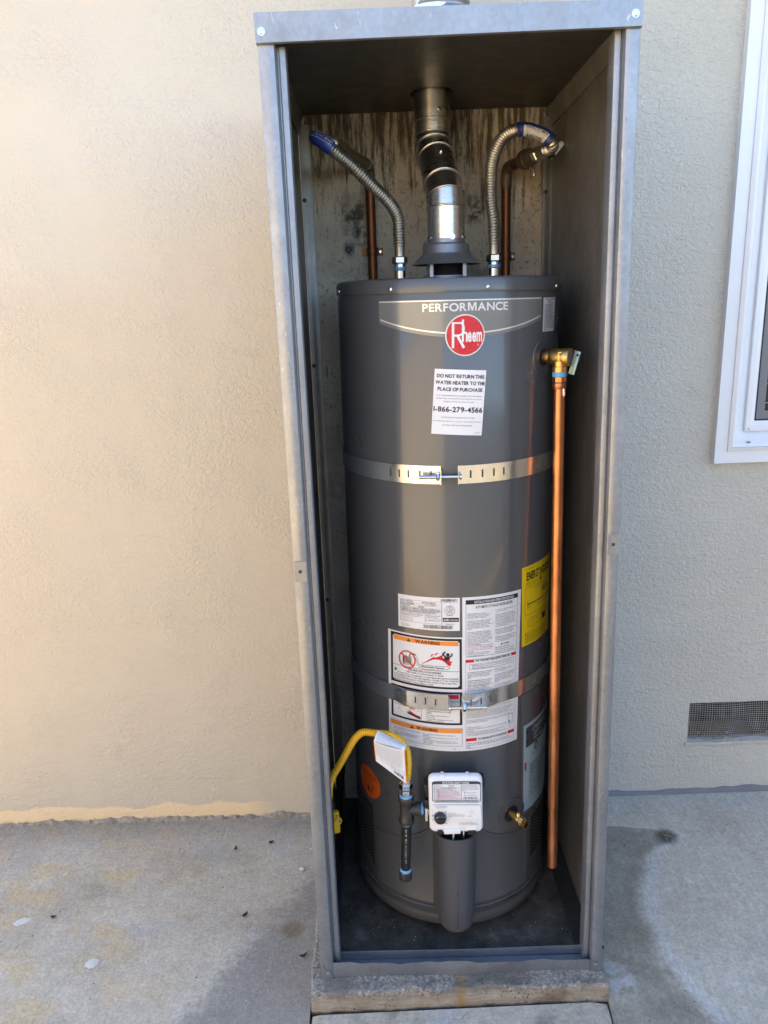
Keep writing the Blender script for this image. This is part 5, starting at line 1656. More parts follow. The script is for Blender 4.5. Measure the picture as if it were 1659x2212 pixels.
rowsx = ['Control Off/Pilot Out', 'Normal Operation', 'Thermopile Voltage Low', 'High Temperature Shutdown', 'Temperature Sensor Failure', 'Gas Control or Valve Failure', 'Flame Sense Error', 'Chamber Sensor Failure', 'Chamber Temperature Shutdown']
for i, s in enumerate(rowsx):
    v = 0.285 + 0.064 * i
    S.rect('steelblue', 0.014, v - 0.012, 0.600, v - 0.006, 2)
    key = 'steelblue' if i == 0 else 'blueink' if i == 1 else 'pinkink'
    S.text(key, s, 0.205, v, 0.205 + 0.0145 * len(s) * 0.95, v + 0.044, 0.010, 3)
    if i:
        S.text(key, 'BLUE' if i == 1 else 'RED', 0.110, v, 0.170, v + 0.044, 0.010, 3)
    S.text('steelblue', str(i), 0.045, v, 0.060, v + 0.044, 0.010, 3)
S.para('steelblue', ['If the Status Light is not blinking then,', 'relight the pilot. To light Pilot, see Lighting', 'Instructions on water heater. If Status', 'Light blinks red more than one flash every', 'three seconds, see Use & Care Manual.', 'Examples:'], 0.615, 0.150, 0.965, 0.460, 0.004, 3)
S.text('steelblue', 'Normal Operation', 0.705, 0.515, 0.905, 0.555, 0.020, 3)
S.text('steelblue', 'System Problem', 0.705, 0.630, 0.895, 0.675, 0.020, 3)
S.ell('blueink', 0.670, 0.535, 0.012, 0.028, 3, 14)
S.ell('pinkink', 0.670, 0.652, 0.012, 0.028, 3, 14)
S.bars('steelblue', 0.640, 0.730, 0.935, 0.830, 28, 3, 4)
S.rect('steelblue', 0.014, 0.865, 0.986, 0.874, 2)
S.poly('white', [(x, 1 - z) for x, z in rounded(0.03, 0.97, 0.028, 0.125, 0.03)], 1)
S.text('steelblue', 'If Pilot is lit, Status Light will briefly stay lit and turn from blue to red when knob is turned to OFF', 0.075, 0.895, 0.930, 0.945, 0.004, 3)
st = S.pr.pop('steelblue')
o = st.build('status_sticker', 'steelblue', gcov, 0, False)
for k, mm in S.pr.items():
    mm.build({'white': 'sticker_paper', 'blueink': 'sticker_blue_print', 'pinkink': 'sticker_pink_print'}[k], k, gcov, 0, False)
S = Sheet(flat(0.0780, 0.1850, 0.4000, 0.4560, 0.0027), 0.0002)
S.text('greyink', 'SCALDING RISK INCREASES', 0.065, 0.030, 0.320, 0.065)
S.text('greyink', 'WITH HOTTER WATER', 0.095, 0.080, 0.290, 0.115)
for s, u, v in (('A', 0.082, 0.285), ('B', 0.142, 0.215), ('C', 0.208, 0.205), ('HOT', 0.010, 0.410), ('LOW', 0.030, 0.590), ('VAC', 0.085, 0.740), ('PILOT', 0.165, 0.770), ('OFF', 0.262, 0.755)):
    S.text('ink', s, u, v, u + 0.019 * len(s) * 0.85, v + 0.045, 0.015)
S.text('ink', 'VERY', 0.262, 0.235, 0.300, 0.270, 0.01)
S.text('ink', 'HOT', 0.268, 0.285, 0.300, 0.320, 0.01)
S.rect('ink', 0.062, 0.43, 0.078, 0.445)
S.line('ink', [(0.088, 0.56), (0.072, 0.59)], 0.010)
S.line('ink', [(0.130, 0.665), (0.122, 0.715)], 0.012)
S.poly('ink', [(0.255, 0.69), (0.272, 0.705), (0.258, 0.72)], 2)
S.text('greyink', 'TO LIGHT PILOT:', 0.345, 0.330, 0.485, 0.362, 0.004)
S.para('greyink', ['PRESS + HOLD KNOB IN PILOT POSITION', 'PRESS IGNITER BUTTON UNTIL PILOT LIGHTS', 'RELEASE KNOB WHEN STATUS LIGHT BLINKS'], 0.345, 0.375, 0.665, 0.490)
S.text('greyink', 'STATUS', 0.735, 0.445, 0.805, 0.480, 0.01)
pn = S.pr.pop('ink').build('dial_print', 'ink', gcov, 0, False)
S.pr['greyink'].build('panel_print', 'greyink', gcov, 0, False)
# embossed maker's name
vs_, fs_, xa_, xb_, ya_, yb_ = text_geo('resideo', 0.01)
mb = MB()
mb.v = [gface(0.1375 + 0.0395 * (x - xa_) / (xb_ - xa_), 0.4065 + 0.0085 * (y - ya_) / (yb_ - ya_), 0.0007) for x, y in vs_]
mb.f = fs_
hpart(mb, 'embossed_name', 'beige', 0, gcov)

# ================================================================== STRAPS
def strap(name, zc, hgt, tl, tr, label, off_l, off_r, slots_l, slots_r, bolt):
    root = empty(name, (HX, HY, zc), label, 'strap', 'steel earthquake straps round the heater')
    def pos(th, z, d, R=HR):
        x0 = HX + TILT * (zc - 0.9)
        return Vector((x0 + (R + 0.0016 + d) * math.sin(R_(th)), HY - (R + 0.0016 + d) * math.cos(R_(th)), z))
    for sgn, t_end, off, slots in ((-1, tl, off_l, slots_l), (1, tr, off_r, slots_r)):
        th_list = [t_end + sgn * k * 1.0 for k in range(0, 101) if abs(t_end + sgn * k) <= 92]
        cuts = sorted(set([round(t, 3) for t in th_list] + [round(s + e * 0.62, 3) for s in slots for e in (-0.72, 0.72)]), key=lambda t: sgn * t)
        zz = [zc - hgt / 2, zc - hgt * 0.20, zc + hgt * 0.22, zc + hgt / 2]
        mb = MB()
        sag = lambda t: 0.004 * (abs(t) / 90) ** 2
        grid = {}
        for i, t in enumerate(cuts):
            for k, z in enumerate(zz):
                grid[(i, k)] = len(mb.v)
                mb.v.append(pos(t, z + sag(t), off(t)))
        off0 = len(mb.v)
        for i, t in enumerate(cuts):
            for k, z in enumerate(zz):
                mb.v.append(pos(t, z + sag(t), off(t) + 0.0011))
        for i in range(len(cuts) - 1):
            tm = (cuts[i] + cuts[i + 1]) / 2
            for k in range(3):
                if k == 1 and any(abs(tm - s) < 0.44 for s in slots):
                    a, b, c, d = grid[(i, 1)], grid[(i + 1, 1)], grid[(i + 1, 2)], grid[(i, 2)]
                    mb.f += [(a, b, b + off0, a + off0), (b, c, c + off0, b + off0), (c, d, d + off0, c + off0), (d, a, a + off0, d + off0)]
                    continue
                a, b, c, d = grid[(i, k)], grid[(i + 1, k)], grid[(i + 1, k + 1)], grid[(i, k + 1)]
                mb.f += [(a, b, c, d), (a + off0, d + off0, c + off0, b + off0)]
            for k in (0, 3):
                a, b = grid[(i, k)], grid[(i + 1, k)]
                mb.f.append((a, b, b + off0, a + off0))
        # tail running back to the wall
        t = cuts[-1]
        p = pos(t, 0, 0)
        mb.box(min(p.x, p.x + 0.0011), max(p.x, p.x + 0.0011), p.y, WALL_Y - 0.012, zc - hgt / 2 + 0.004, zc + hgt / 2 + 0.004)
        # end flange bent outwards, carries the bolt
        e0, dd = pos(t_end, 0, off(t_end)), Vector((math.sin(R_(t_end)), -math.cos(R_(t_end)), 0))
        e0.z = 0
        tx = Vector((math.cos(R_(t_end)), math.sin(R_(t_end)), 0))
        q = e0 + dd * 0.020
        pts = [(e0.x, e0.y), ((e0 + dd * 0.002 - tx * sgn * 0.0012).x, (e0 + dd * 0.002 - tx * sgn * 0.0012).y), (q.x - tx.x * sgn * 0.0012, q.y - tx.y * sgn * 0.0012)]
        mb.strip(pts, 0.0012, zc - hgt * 0.42, zc + hgt * 0.36)
        rel(root, mb).build('band', 'zinc', root, 35)
    bz, ta, tb, tn, th_, side = bolt
    mid = (tl + tr) / 2
    dv = Vector((math.cos(R_(mid)), math.sin(R_(mid)), 0))
    out = Vector((math.sin(R_(mid)), -math.cos(R_(mid)), 0))
    c0 = Vector((HX + TILT * (zc - 0.9), HY, bz)) + out * (HR + 0.0135 + max(off_l(tl), off_r(tr)) * 0.8) + dv * (HR * R_(0))
    arc = lambda t: c0 + dv * ((HR + 0.012) * R_(t - mid))
    path, L = resample([arc(ta), arc(tb)], 0.0005)
    rad = [0.0040 + 0.00045 * math.cos(2 * math.pi * i * 0.0005 / 0.00125 ) for i in range(len(path))]
    rel(root, MB().sweep(path, rad, 12)).build('bolt', 'chrome', root, 50)
    sg = 1 if tn > mid else -1
    rel(root, MB().hexa(arc(tn), dv * sg, 0.0080, 0.0066)).build('nut', 'chrome', root, 25)
    rel(root, MB().lathe([(0.0068, 0), (0.0066, 0.0012), (0.0052, 0.0032), (0.002, 0.0040)], arc(th_), -dv * sg, 20)).build('bolt_head', 'chrome', root, 40)
    return root
z0f = lambda t: 0.0
strap('seismic_strap', 1.1565, 0.0365, -8.6, -0.5, 'upper zinc strap round the water heater just below the white notice', z0f, z0f,
      [-34.0, -29.2, -24.4, -18.6, -13.2], [5.6, 11.4, 17.2, 22.5], (1.1555, -18.2, 0.8, -8.9, 0.2, 0))
f_l = lambda t: 0.010 * (1 - soft((abs(t) - 26) / 10)) if abs(t) > 4 else 0.010
f_r = lambda t: 0.014 * (1 - soft((t - 7) / 16))
strap('seismic_strap', 0.6650, 0.0370, -5.3, 1.2, 'lower zinc strap round the water heater crossing the large printed labels', f_l, f_r,
      [-32.0, -27.0, -21.8, -16.6, -11.6], [5.6, 10.8, 16.4], (0.6600, -4.5, 13.4, 1.6, -4.6, 0))

# ================================================================== FLUE
flue = empty('flue_pipe', (0.150, HY, 1.600), 'galvanised flue pipe with two elbows rising from the heater through the cabinet roof', 'flue pipe')
FR = 0.0382
pts = [Vector(p) for p in ((0.1505, 1.708, 1.603), (0.1505, 1.708, 1.672), (0.1500, 1.7115, 1.694), (0.1465, 1.7365, 1.7225), (0.1385, 1.796, 1.7810), (0.1350, 1.8245, 1.8085), (0.1340, 1.8325, 1.8330), (0.1340, 1.833, 1.862), (0.1340, 1.833, 2.10))]
names = ['pipe_section', 'elbow_gore', 'elbow_gore', 'pipe_section', 'elbow_gore', 'elbow_gore', 'pipe_collar', 'pipe_section']
def mitre(i):
    if i == 0: return (pts[1] - pts[0]).normalized()
    if i == len(pts) - 1: return (pts[-1] - pts[-2]).normalized()
    return ((pts[i] - pts[i - 1]).normalized() + (pts[i + 1] - pts[i]).normalized()).normalized()
def ring_on(i, r, nseg=48, shift=0.0, j=None):
    """ring lying in the mitre plane at point i, of a pipe running along segment j"""
    j = i if j is None else j
    d = (pts[j + 1] - pts[j]).normalized()
    u = (Vector((1, 0, 0)) - d * d.x).normalized()
    w = d.cross(u)
    nrm = mitre(i)
    out = []
    for k in range(nseg):
        a = 2 * math.pi * k / nseg
        q = pts[i] + (u * math.cos(a) + w * math.sin(a)) * r
        t = (pts[i] - q).dot(nrm) / d.dot(nrm)
        out.append(q + d * (t + shift))
    return out
for s in range(len(pts) - 1):
    r = FR + (0.0006 if s in (0, 3, 7) else 0.0)
    mb = MB()
    A, B = ring_on(s, r, 48, 0, s), ring_on(s + 1, r, 48, 0, s)
    mb.v = A + B
    mb.f = [(k, (k + 1) % 48, 48 + (k + 1) % 48, 48 + k) for k in range(48)]
    o = rel(flue, mb).build(names[s], 'vent', flue, 60, False)
# raised beads at the joints
for i, dr, br in ((1, 0.0012, 0.0022), (2, 0.0012, 0.0020), (3, 0.0014, 0.0022), (4, 0.0014, 0.0022), (5, 0.0014, 0.0022), (6, 0.0010, 0.0018), (7, 0.0014, 0.0022)):
    j = min(i, len(pts) - 2)
    ringp = ring_on(i, FR + dr * 0.6, 48, 0, j)
    mb = MB()
    n = 48
    nrm = mitre(i)
    c = pts[i]
    for k in range(n):
        d = (ringp[k] - c).normalized()
        for q in range(8):
            b_ = 2 * math.pi * q / 8
            mb.v.append(ringp[k] + d * (br * math.cos(b_)) + nrm * (br * math.sin(b_)))
    for k in range(n):
        for q in range(8):
            mb.f.append((k * 8 + q, ((k + 1) % n) * 8 + q, ((k + 1) % n) * 8 + (q + 1) % 8, k * 8 + (q + 1) % 8))
    rel(flue, mb).build('joint_bead', 'vent', flue, 60)
# crimped edge on the sloping section
i = 3
d3 = (pts[4] - pts[3]).normalized()
mb = MB()
ra, rb = ring_on(3, FR + 0.0012, 96, 0.020, 3), ring_on(3, FR + 0.0012, 96, 0.0215, 3)
for k in range(96):
    off = d3 * (0.0011 if (k // 3) % 2 else -0.0009)
    mb.v += [ra[k] + off, rb[k] + off]
for k in range(96):
    a, b_ = 2 * k, 2 * ((k + 1) % 96)
    mb.f.append((a, b_, b_ + 1, a + 1))
rel(flue, mb).build('crimped_edge', 'iron', flue, 0, False)
def pipe_screw(c, d, r=0.0048):
    d = Vector(d).normalized()
    mb = MB().lathe([(r * 1.15, 0), (r * 1.15, 0.0008)], c, d, 18).hexa(Vector(c) + d * 0.0008, d, r * 0.82, 0.0026)
    rel(flue, mb).build('screw', 'chrome', flue, 30)
for ax_, a, z in ((0, 14, 1.6125), (0, 62, 1.6125), (0, -66, 1.6125)):
    pipe_screw((0.1505 + (FR + 0.0006) * math.sin(R_(a)), 1.708 - (FR + 0.0006) * math.cos(R_(a)), z), (math.sin(R_(a)), -math.cos(R_(a)), 0))
pipe_screw((0.1340 + (FR + 0.0006) * math.sin(R_(20)), 1.833 - (FR + 0.0006) * math.cos(R_(20)), 1.8790), (math.sin(R_(20)), -math.cos(R_(20)), 0))
pm = pts[3].lerp(pts[4], 0.62)
nv = Vector((0.08, -0.70, 0.72))
nv = (nv - d3 * nv.dot(d3)).normalized()
pipe_screw(pm + nv * (FR + 0.0006), nv)
# flexible duct and collar on the roof, only its foot in view
duct = empty('roof_duct', (0.130, 1.70, 1.930), 'grey ribbed duct standing on the cabinet roof at the top edge of the picture', 'duct')
path, L = resample([Vector((0.150, 1.70, 2.02)), Vector((0.155, 1.70, 2.45))], 0.0035)
rel(duct, MB().sweep(path, [0.048 + 0.003 * math.cos(2 * math.pi * k / 6) for k in range(len(path))], 40)).build('ribbed_hose', 'galv', duct, 60)
rel(duct, MB().lathe([(0.075, 1.929), (0.052, 1.935), (0.050, 1.94), (0.050, 2.03)], (0.130, 1.70, 0), (0, 0, 1), 40)).build('duct_collar', 'vent', duct, 50)

# ================================================================== WATER CONNECTORS AND PIPES
def flex(name, ctrl, label, nutpos, sleeve, sleeve_mat, endnut):
    root = empty(name, nutpos, label, 'flexible connector', 'corrugated water connectors above the heater')
    x, y, z = nutpos
    rel(root, MB().lathe([(0.0125, -0.004), (0.0128, 0.000), (0.0128, 0.0065), (0.0125, 0.007)], (x, y, z), (0, 0, 1), 28)).build('union_ring', 'chrome', root)
    rel(root, MB().hexa((x, y, z + 0.0068), (0, 0, 1), 0.0165, 0.0145)).build('hex_nut', 'chrome', root, 25)
    rel(root, MB().lathe([(0.0105, 0.020), (0.0105, 0.043), (0.0112, 0.0445), (0.0112, 0.048), (0.0100, 0.050)], (x, y, z), (0, 0, 1), 28)).build('ferrule', 'flexsteel', root)
    mb = MB()
    mb.torus((x, y, z - 0.0055), (0, 0, 1), 0.0126, 0.0013, 28, 6).torus((x, y, z - 0.0032), (0.1, 0.03, 1), 0.0127, 0.0012, 28, 6).torus((x, y, z - 0.0012), (0, 0.08, 1), 0.0126, 0.0011, 28, 6)
    rel(root, mb).build('thread_sealant', 'tape', root)
    mb = MB()
    path = corrugated(mb, ctrl, 0.0122, 0.0015, 0.0056)
    rel(root, mb).build('corrugated_hose', 'flexsteel', root, 75)
    a, b = sleeve
    seg = path[int(len(path) * a):int(len(path) * b)]
    seg, L = resample(seg, 0.004)
    so = rel(root, MB().sweep(seg, 0.0138, 24)).build('label_sleeve', sleeve_mat, root, 60)
    return root, seg, so
flexL = [(0.0522, 1.720, 1.600), (0.0518, 1.720, 1.640), (0.0490, 1.717, 1.6620), (0.0340, 1.706, 1.6850), (0.0030, 1.690, 1.7139), (-0.0263, 1.675, 1.7411), (-0.0551, 1.665, 1.7649), (-0.0834, 1.655, 1.7864), (-0.0985, 1.657, 1.7985), (-0.1085, 1.668, 1.8055), (-0.1085, 1.690, 1.8085), (-0.0960, 1.714, 1.8080), (-0.0800, 1.738, 1.8070)]
rl, segl, sl = flex('flexible_connector', flexL, 'corrugated steel connector rising to the upper left, its end wrapped in a blue sleeve', (0.0522, 1.720, 1.5580), (0.672, 0.86), 'bluesleeve', None)
flexR = [(0.2530, 1.720, 1.598), (0.2526, 1.720, 1.625), (0.2521, 1.722, 1.6474), (0.2478, 1.730, 1.6855), (0.2485, 1.740, 1.7236), (0.2514, 1.750, 1.7544), (0.2607, 1.760, 1.7849), (0.2787, 1.770, 1.8134), (0.3041, 1.780, 1.8280), (0.3280, 1.780, 1.8294), (0.3451, 1.775, 1.8237), (0.3641, 1.770, 1.8150), (0.3780, 1.768, 1.8030), (0.3850, 1.778, 1.7945), (0.3825, 1.794, 1.7925), (0.3760, 1.806, 1.7915)]
rr_, segr, sr = flex('flexible_connector', flexR, 'corrugated steel connector arching over to the right, with a blue and white printed sleeve', (0.2530, 1.720, 1.5560), (0.685, 0.885), 'white', None)
# blue end bands, and the white and blue print on the right sleeve
def band_on(seg, root, a, b, r, mat, name):
    s = seg[int(len(seg) * a):max(int(len(seg) * b), int(len(seg) * a) + 2)]
    o = rel(root, MB().sweep(s, r, 24)).build(name, mat, None, 60)
    return o
for a, b in ((0.0, 0.20), (0.88, 1.0)):
    o = band_on(segr, rr_, a, b, 0.0142, 'bluesleeve', 'blue_band')
    o.parent = sr
# upper half of the sleeve blue: half-tube
def half_tube(seg, r, a0, a1, n=14):
    mb = MB()
    N = len(seg)
    for i in range(N):
        t = (seg[min(N - 1, i + 1)] - seg[max(0, i - 1)]).normalized()
        up = (Vector((0.25, -0.05, 1)) - t * t.dot(Vector((0.25, -0.05, 1)))).normalized()
        w = t.cross(up)
        for k in range(n + 1):
            a = R_(a0 + (a1 - a0) * k / n)
            mb.v.append(seg[i] + (up * math.cos(a) + w * math.sin(a)) * r)
    for i in range(N - 1):
        for k in range(n):
            q = i * (n + 1) + k
            mb.f.append((q, q + 1, q + n + 2, q + n + 1))
    return mb
o = rel(rr_, half_tube(segr, 0.01405, -62, 62)).build('blue_print', 'bluesleeve', None, 60, False)
o.parent = sr
def on_sleeve(seg, r, a0, a1, root=None):
    root = root or rr_
    N = len(seg)
    def fn(u, v, d):
        f = u * (N - 1)
        i = min(N - 2, int(f))
        c = seg[i].lerp(seg[i + 1], f - i)
        t = (seg[i + 1] - seg[i]).normalized()
        up = (Vector((0.25, -0.05, 1)) - t * t.dot(Vector((0.25, -0.05, 1)))).normalized()
        w = t.cross(up)
        a = R_(a0 + (a1 - a0) * v)
        return c + (up * math.cos(a) + w * math.sin(a)) * (r + d) - root.location
    return fn
S = Sheet(on_sleeve(segr, 0.0140, 62, 160), 0.0004)
S.text('ink', 'SWECC-18N', 0.24, 0.05, 0.86, 0.24, 0.015)
S.text('greyink', 'COATED STAINLESS STEEL', 0.24, 0.30, 0.88, 0.40)
S.text('greyink', '3/4 FIP X 3/4 FIP X 18 IN', 0.24, 0.46, 0.84, 0.56)
S.bars('ink', 0.30, 0.64, 0.80, 0.98, 22, seed=3)
for k, mm in S.pr.items():
    o = mm.build({'ink': 'black_print', 'greyink': 'grey_print'}[k], k, sr, 0, False)
S = Sheet(on_sleeve(segl, 0.0140, -95, 110, rl), 0.0004)
S.para('white', ['Always inspect both ends and washers before fitting', 'hand tighten plus a quarter turn, do not overtighten', 'not for use where the water is above the rated limit', 'use on potable hot and cold water heater supply only', 'do not bend closer than one inch from either end nut', 'replace when corroded or kinked, check for leaks now', 'keep the washer seated in the nut while you start it', 'meets the listed requirements for flexible connector', 'warranty is void when tools are used on the hose body'], 0.06, 0.02, 0.80, 0.98, 0.004)
S.pr['white'].build('white_print', 'white', sl, 0, False)
# copper stubs
def strap_clip(root, x, z, side):
    rel(root, MB().box(x - 0.026, x + 0.026, 1.9905, 1.9935, z - 0.009, z + 0.009)).build('pipe_clip', 'oldcopper', root, 30)
    rel(root, MB().lathe([(0.0130, -0.009), (0.0134, -0.008), (0.0134, 0.008), (0.0130, 0.009)], (x, 1.970, z), (0, 0, 1), 28, False)).build('clip_saddle', 'oldcopper', root)
    rel(root, MB().lathe([(0.0062, 0), (0.0058, 0.0022), (0.0030, 0.0030), (0.0026, 0.0020)], (x + side * 0.0195, 1.9905, z), (0, -1, 0), 18)).build('clip_screw', 'chrome', root)
cl = empty('copper_pipe', (-0.0065, 1.970, 0.70), 'tarnished copper pipe behind the left flexible connector', 'pipe', 'old copper supply pipes on the wall')
rel(cl, MB().sweep([(-0.0065, 1.970, 0.70), (-0.0065, 1.970, 1.765)], 0.0112, 28)).build('tube', 'oldcopper', cl)
ep = catmull([(-0.0065, 1.970, 1.752), (-0.0067, 1.970, 1.776), (-0.0085, 1.963, 1.7925), (-0.0140, 1.945, 1.7985), (-0.0190, 1.928, 1.8000)], 8)
rel(cl, MB().sweep(ep, 0.0128, 28)).build('elbow', 'patina', cl)
rel(cl, MB().sweep([(-0.0180, 1.930, 1.8000), (-0.0750, 1.745, 1.8068)], 0.0114, 28)).build('stub', 'patina', cl)
rel(cl, MB().sweep([(-0.0595, 1.794, 1.8052), (-0.0780, 1.735, 1.8072)], [0.0150, 0.0150], 24)).build('coupling', 'patina', cl)
rel(cl, MB().torus((-0.0150, 1.942, 1.7990), (0.25, 0.95, -0.03), 0.0129, 0.0012, 24, 6)).build('solder_ring', 'solder', cl)
strap_clip(cl, -0.0063, 1.6065, 1)
crt = empty('copper_pipe', (0.318, 1.970, 0.70), 'tarnished copper pipe with a heavy union behind the right flexible connector', 'pipe', 'old copper supply pipes on the wall')
rel(crt, MB().sweep([(0.318, 1.970, 0.70), (0.318, 1.970, 1.752)], 0.0112, 28)).build('tube', 'oldcopper', crt)
ep = catmull([(0.318, 1.970, 1.738), (0.3180, 1.969, 1.764), (0.3200, 1.960, 1.7805), (0.3250, 1.942, 1.7835), (0.3290, 1.926, 1.7838)], 8)
rel(crt, MB().sweep(ep, 0.0128, 28)).build('elbow', 'patina', crt)
a, b = Vector((0.3265, 1.934, 1.7836)), Vector((0.3775, 1.802, 1.7912))
dv = (b - a).normalized()
rel(crt, MB().sweep([a, a + dv * 0.045], 0.0115, 28)).build('stub', 'oldcopper', crt)
rel(crt, MB().lathe([(0.0130, 0.040), (0.0195, 0.047), (0.0215, 0.053), (0.0215, 0.066), (0.0200, 0.069), (0.0185, 0.0695), (0.0185, 0.081), (0.0160, 0.085), (0.0155, 0.100)], a, dv, 28)).build('union_body', 'patina', crt)
rel(crt, MB().hexa(a + dv * 0.098, dv, 0.0160, 0.016)).build('hex_nut', 'chrome', crt, 25)
rel(crt, MB().lathe([(0.0125, 0.113), (0.0125, 0.128), (0.0135, 0.130), (0.0135, 0.141)], a, dv, 28)).build('ferrule', 'flexsteel', crt)
rel(crt, MB().sweep(catmull([a + dv * 0.072 + Vector((0.003, 0, -0.020)), a + dv * 0.080 + Vector((0.006, 0, -0.030)), a + dv * 0.083 + Vector((0.006, 0, -0.041))], 5), [0.004] * 5 + [0.003] * 5 + [0.0015], 8)).build('solder_drip', 'solder', crt)
strap_clip(crt, 0.3185, 1.5845, 1)
hd = empty('valve_lever', (0.4000, 1.860, 1.780), 'flat pale metal lever pointing up beside the grimy right cabinet panel', 'lever')
mx = Matrix(((0.667, 0.745, 0, 0.4000), (0, 0, 1, 1.8560), (0.745, -0.667, 0, 1.7880), (0, 0, 0, 1)))
poly = [(-0.004, -0.0062), (0.030, -0.0060), (0.036, -0.0050), (0.0375, -0.001), (0.0370, 0.0045), (0.034, 0.0060), (-0.004, 0.0062)]
lv = MB().plate(poly, 0.0024, mx)
rel(hd, lv).build('lever_blade', 'solder', hd, 0)
rel(hd, MB().lathe([(0.006, 0), (0.006, 0.012)], (0.3990, 1.8620, 1.7885), (0.3, -0.9, 0), 16)).build('lever_pivot', 'iron', hd)

# ================================================================== RELIEF VALVE AND DISCHARGE PIPE
a50 = R_(49.7)
d = Vector((math.sin(a50), -math.cos(a50), 0))
c0 = Vector((HX + TILT * (1.372 - 0.9), HY, 1.3722)) + d * HR
rv = empty('relief_valve', c0, 'cast brass relief valve with pale green lever on the upper right of the heater', 'valve')
rel(rv, MB().lathe([(0.0120, -0.004), (0.0120, 0.006), (0.0132, 0.007), (0.0132, 0.014), (0.0150, 0.016), (0.0155, 0.024), (0.0162, 0.026), (0.0162, 0.043), (0.0172, 0.0435), (0.0176, 0.046), (0.0176, 0.0555), (0.0160, 0.0575)], c0, d, 36)).build('valve_body', 'brass', rv)
vc = c0 + d * 0.0345
rel(rv, MB().lathe([(0.0140, -0.004), (0.0140, -0.018), (0.0152, -0.019), (0.0152, -0.0285), (0.0140, -0.0290)], vc, (0, 0, 1), 32)).build('outlet', 'brass', rv)
rel(rv, MB().lathe([(0.0165, 0.0576), (0.0160, 0.0590), (0.006, 0.0592)], c0, d, 32)).build('name_disc', 'patina', rv)
side = Vector((0, 0, 1)).cross(d)
fm = Matrix.Translation(vc + side * -0.004 - d * 0.006)
tg = MB()
front = Vector((-0.25, -0.97, 0)).normalized()
for (u0, u1, v0, v1) in ((-0.0038, 0.0038, -0.0105, 0.0105),):
    cpt = vc + front * 0.0152
    sx = Vector((0, 0, 1)).cross(front)
    q = [cpt - sx * u0 + Vector((0, 0, v0)), cpt - sx * u1 + Vector((0, 0, v0)), cpt - sx * u1 + Vector((0, 0, v1)), cpt - sx * u0 + Vector((0, 0, v1))]
    tg.add(q + [p + front * 0.0020 for p in q], [(0, 1, 5, 4), (1, 2, 6, 5), (2, 3, 7, 6), (3, 0, 4, 7), (4, 5, 6, 7)])
plq = rel(rv, tg).build('arrow_plaque', 'brass', rv, 30)
ar = MB()
def pq(u, v):
    return vc + front * 0.0174 - Vector((0, 0, 1)).cross(front) * u + Vector((0, 0, v))
ar.add([pq(-0.0008, 0.003), pq(0.0008, 0.003), pq(0.0008, -0.004), pq(0.0024, -0.004), pq(0, -0.0085), pq(-0.0024, -0.004), pq(-0.0008, -0.004)], [(0, 1, 2, 3, 4, 5, 6)])
ar.add([pq(-0.002, 0.0085), pq(0.002, 0.0085), pq(0.002, 0.0042), pq(-0.002, 0.0042)], [(0, 1, 2, 3)])
o = rel(rv, ar).build('arrow_mark', 'patina', None, 0, False)
o.parent = plq
lp = c0 + d * 0.066
mx = Matrix.Translation(lp + Vector((0.0015, 0, -0.004))) @ Matrix.Rotation(R_(40.3 - 8), 4, 'Z') @ Matrix.Rotation(R_(9), 4, 'X') @ Matrix.Rotation(R_(12), 4, 'Y')
lv = rel(rv, MB().rbox(-0.0016, 0.0016, -0.0075, 0.0075, -0.030, 0.016, 0.0012, 2, mx)).build('lever', 'lever', rv, 40)
o = rel(rv, MB().lathe([(0.0025, 0), (0.0025, 0.001)], lp + Vector((0.003, -0.006, 0.004)), (0.3, -0.95, 0), 12)).build('lever_pin', 'iron', None)
o.parent = lv
dp = empty('discharge_pipe', (0.352, 1.525, 0.19), 'bright new copper discharge pipe hanging from the relief valve', 'pipe')
ptop = vc + Vector((0, 0, -0.0290))
rel(dp, MB().lathe([(0.0142, 0.0005), (0.0145, -0.001), (0.0145, -0.0085), (0.0140, -0.0095)], ptop, (0, 0, 1), 28)).build('thread_sealant', 'tape', dp)
rel(dp, MB().lathe([(0.0128, -0.009), (0.0148, -0.010), (0.0150, -0.019), (0.0132, -0.021)], ptop, (0, 0, 1), 8)).build('adapter_hex', 'copper', dp, 25)
rel(dp, MB().lathe([(0.0128, -0.020), (0.0142, -0.0225), (0.0142, -0.028), (0.0132, -0.031), (0.0128, -0.0325)], ptop, (0, 0, 1), 28)).build('adapter_cup', 'copper', dp)
rel(dp, MB().torus(ptop + Vector((0, 0, -0.0330)), (0, 0, 1), 0.0118, 0.0012, 26, 6).sweep([ptop + Vector((0.006, -0.0105, -0.032)), ptop + Vector((0.007, -0.0112, -0.044)), ptop + Vector((0.0068, -0.0108, -0.049))], [0.0030, 0.0032, 0.0012], 8)).build('solder_run', 'solder', dp)
pb = Vector((0.3612, 1.500, 0.214))
mb = MB().sweep([ptop + Vector((0, 0, -0.024)), (ptop + pb) / 2 + Vector((0, 0, -0.01)), pb], 0.0112, 32, False)
mb.sweep([pb, pb + Vector((0, 0, 0.03))], 0.0100, 32, False)
rel(dp, mb).build('tube', 'copper', dp)

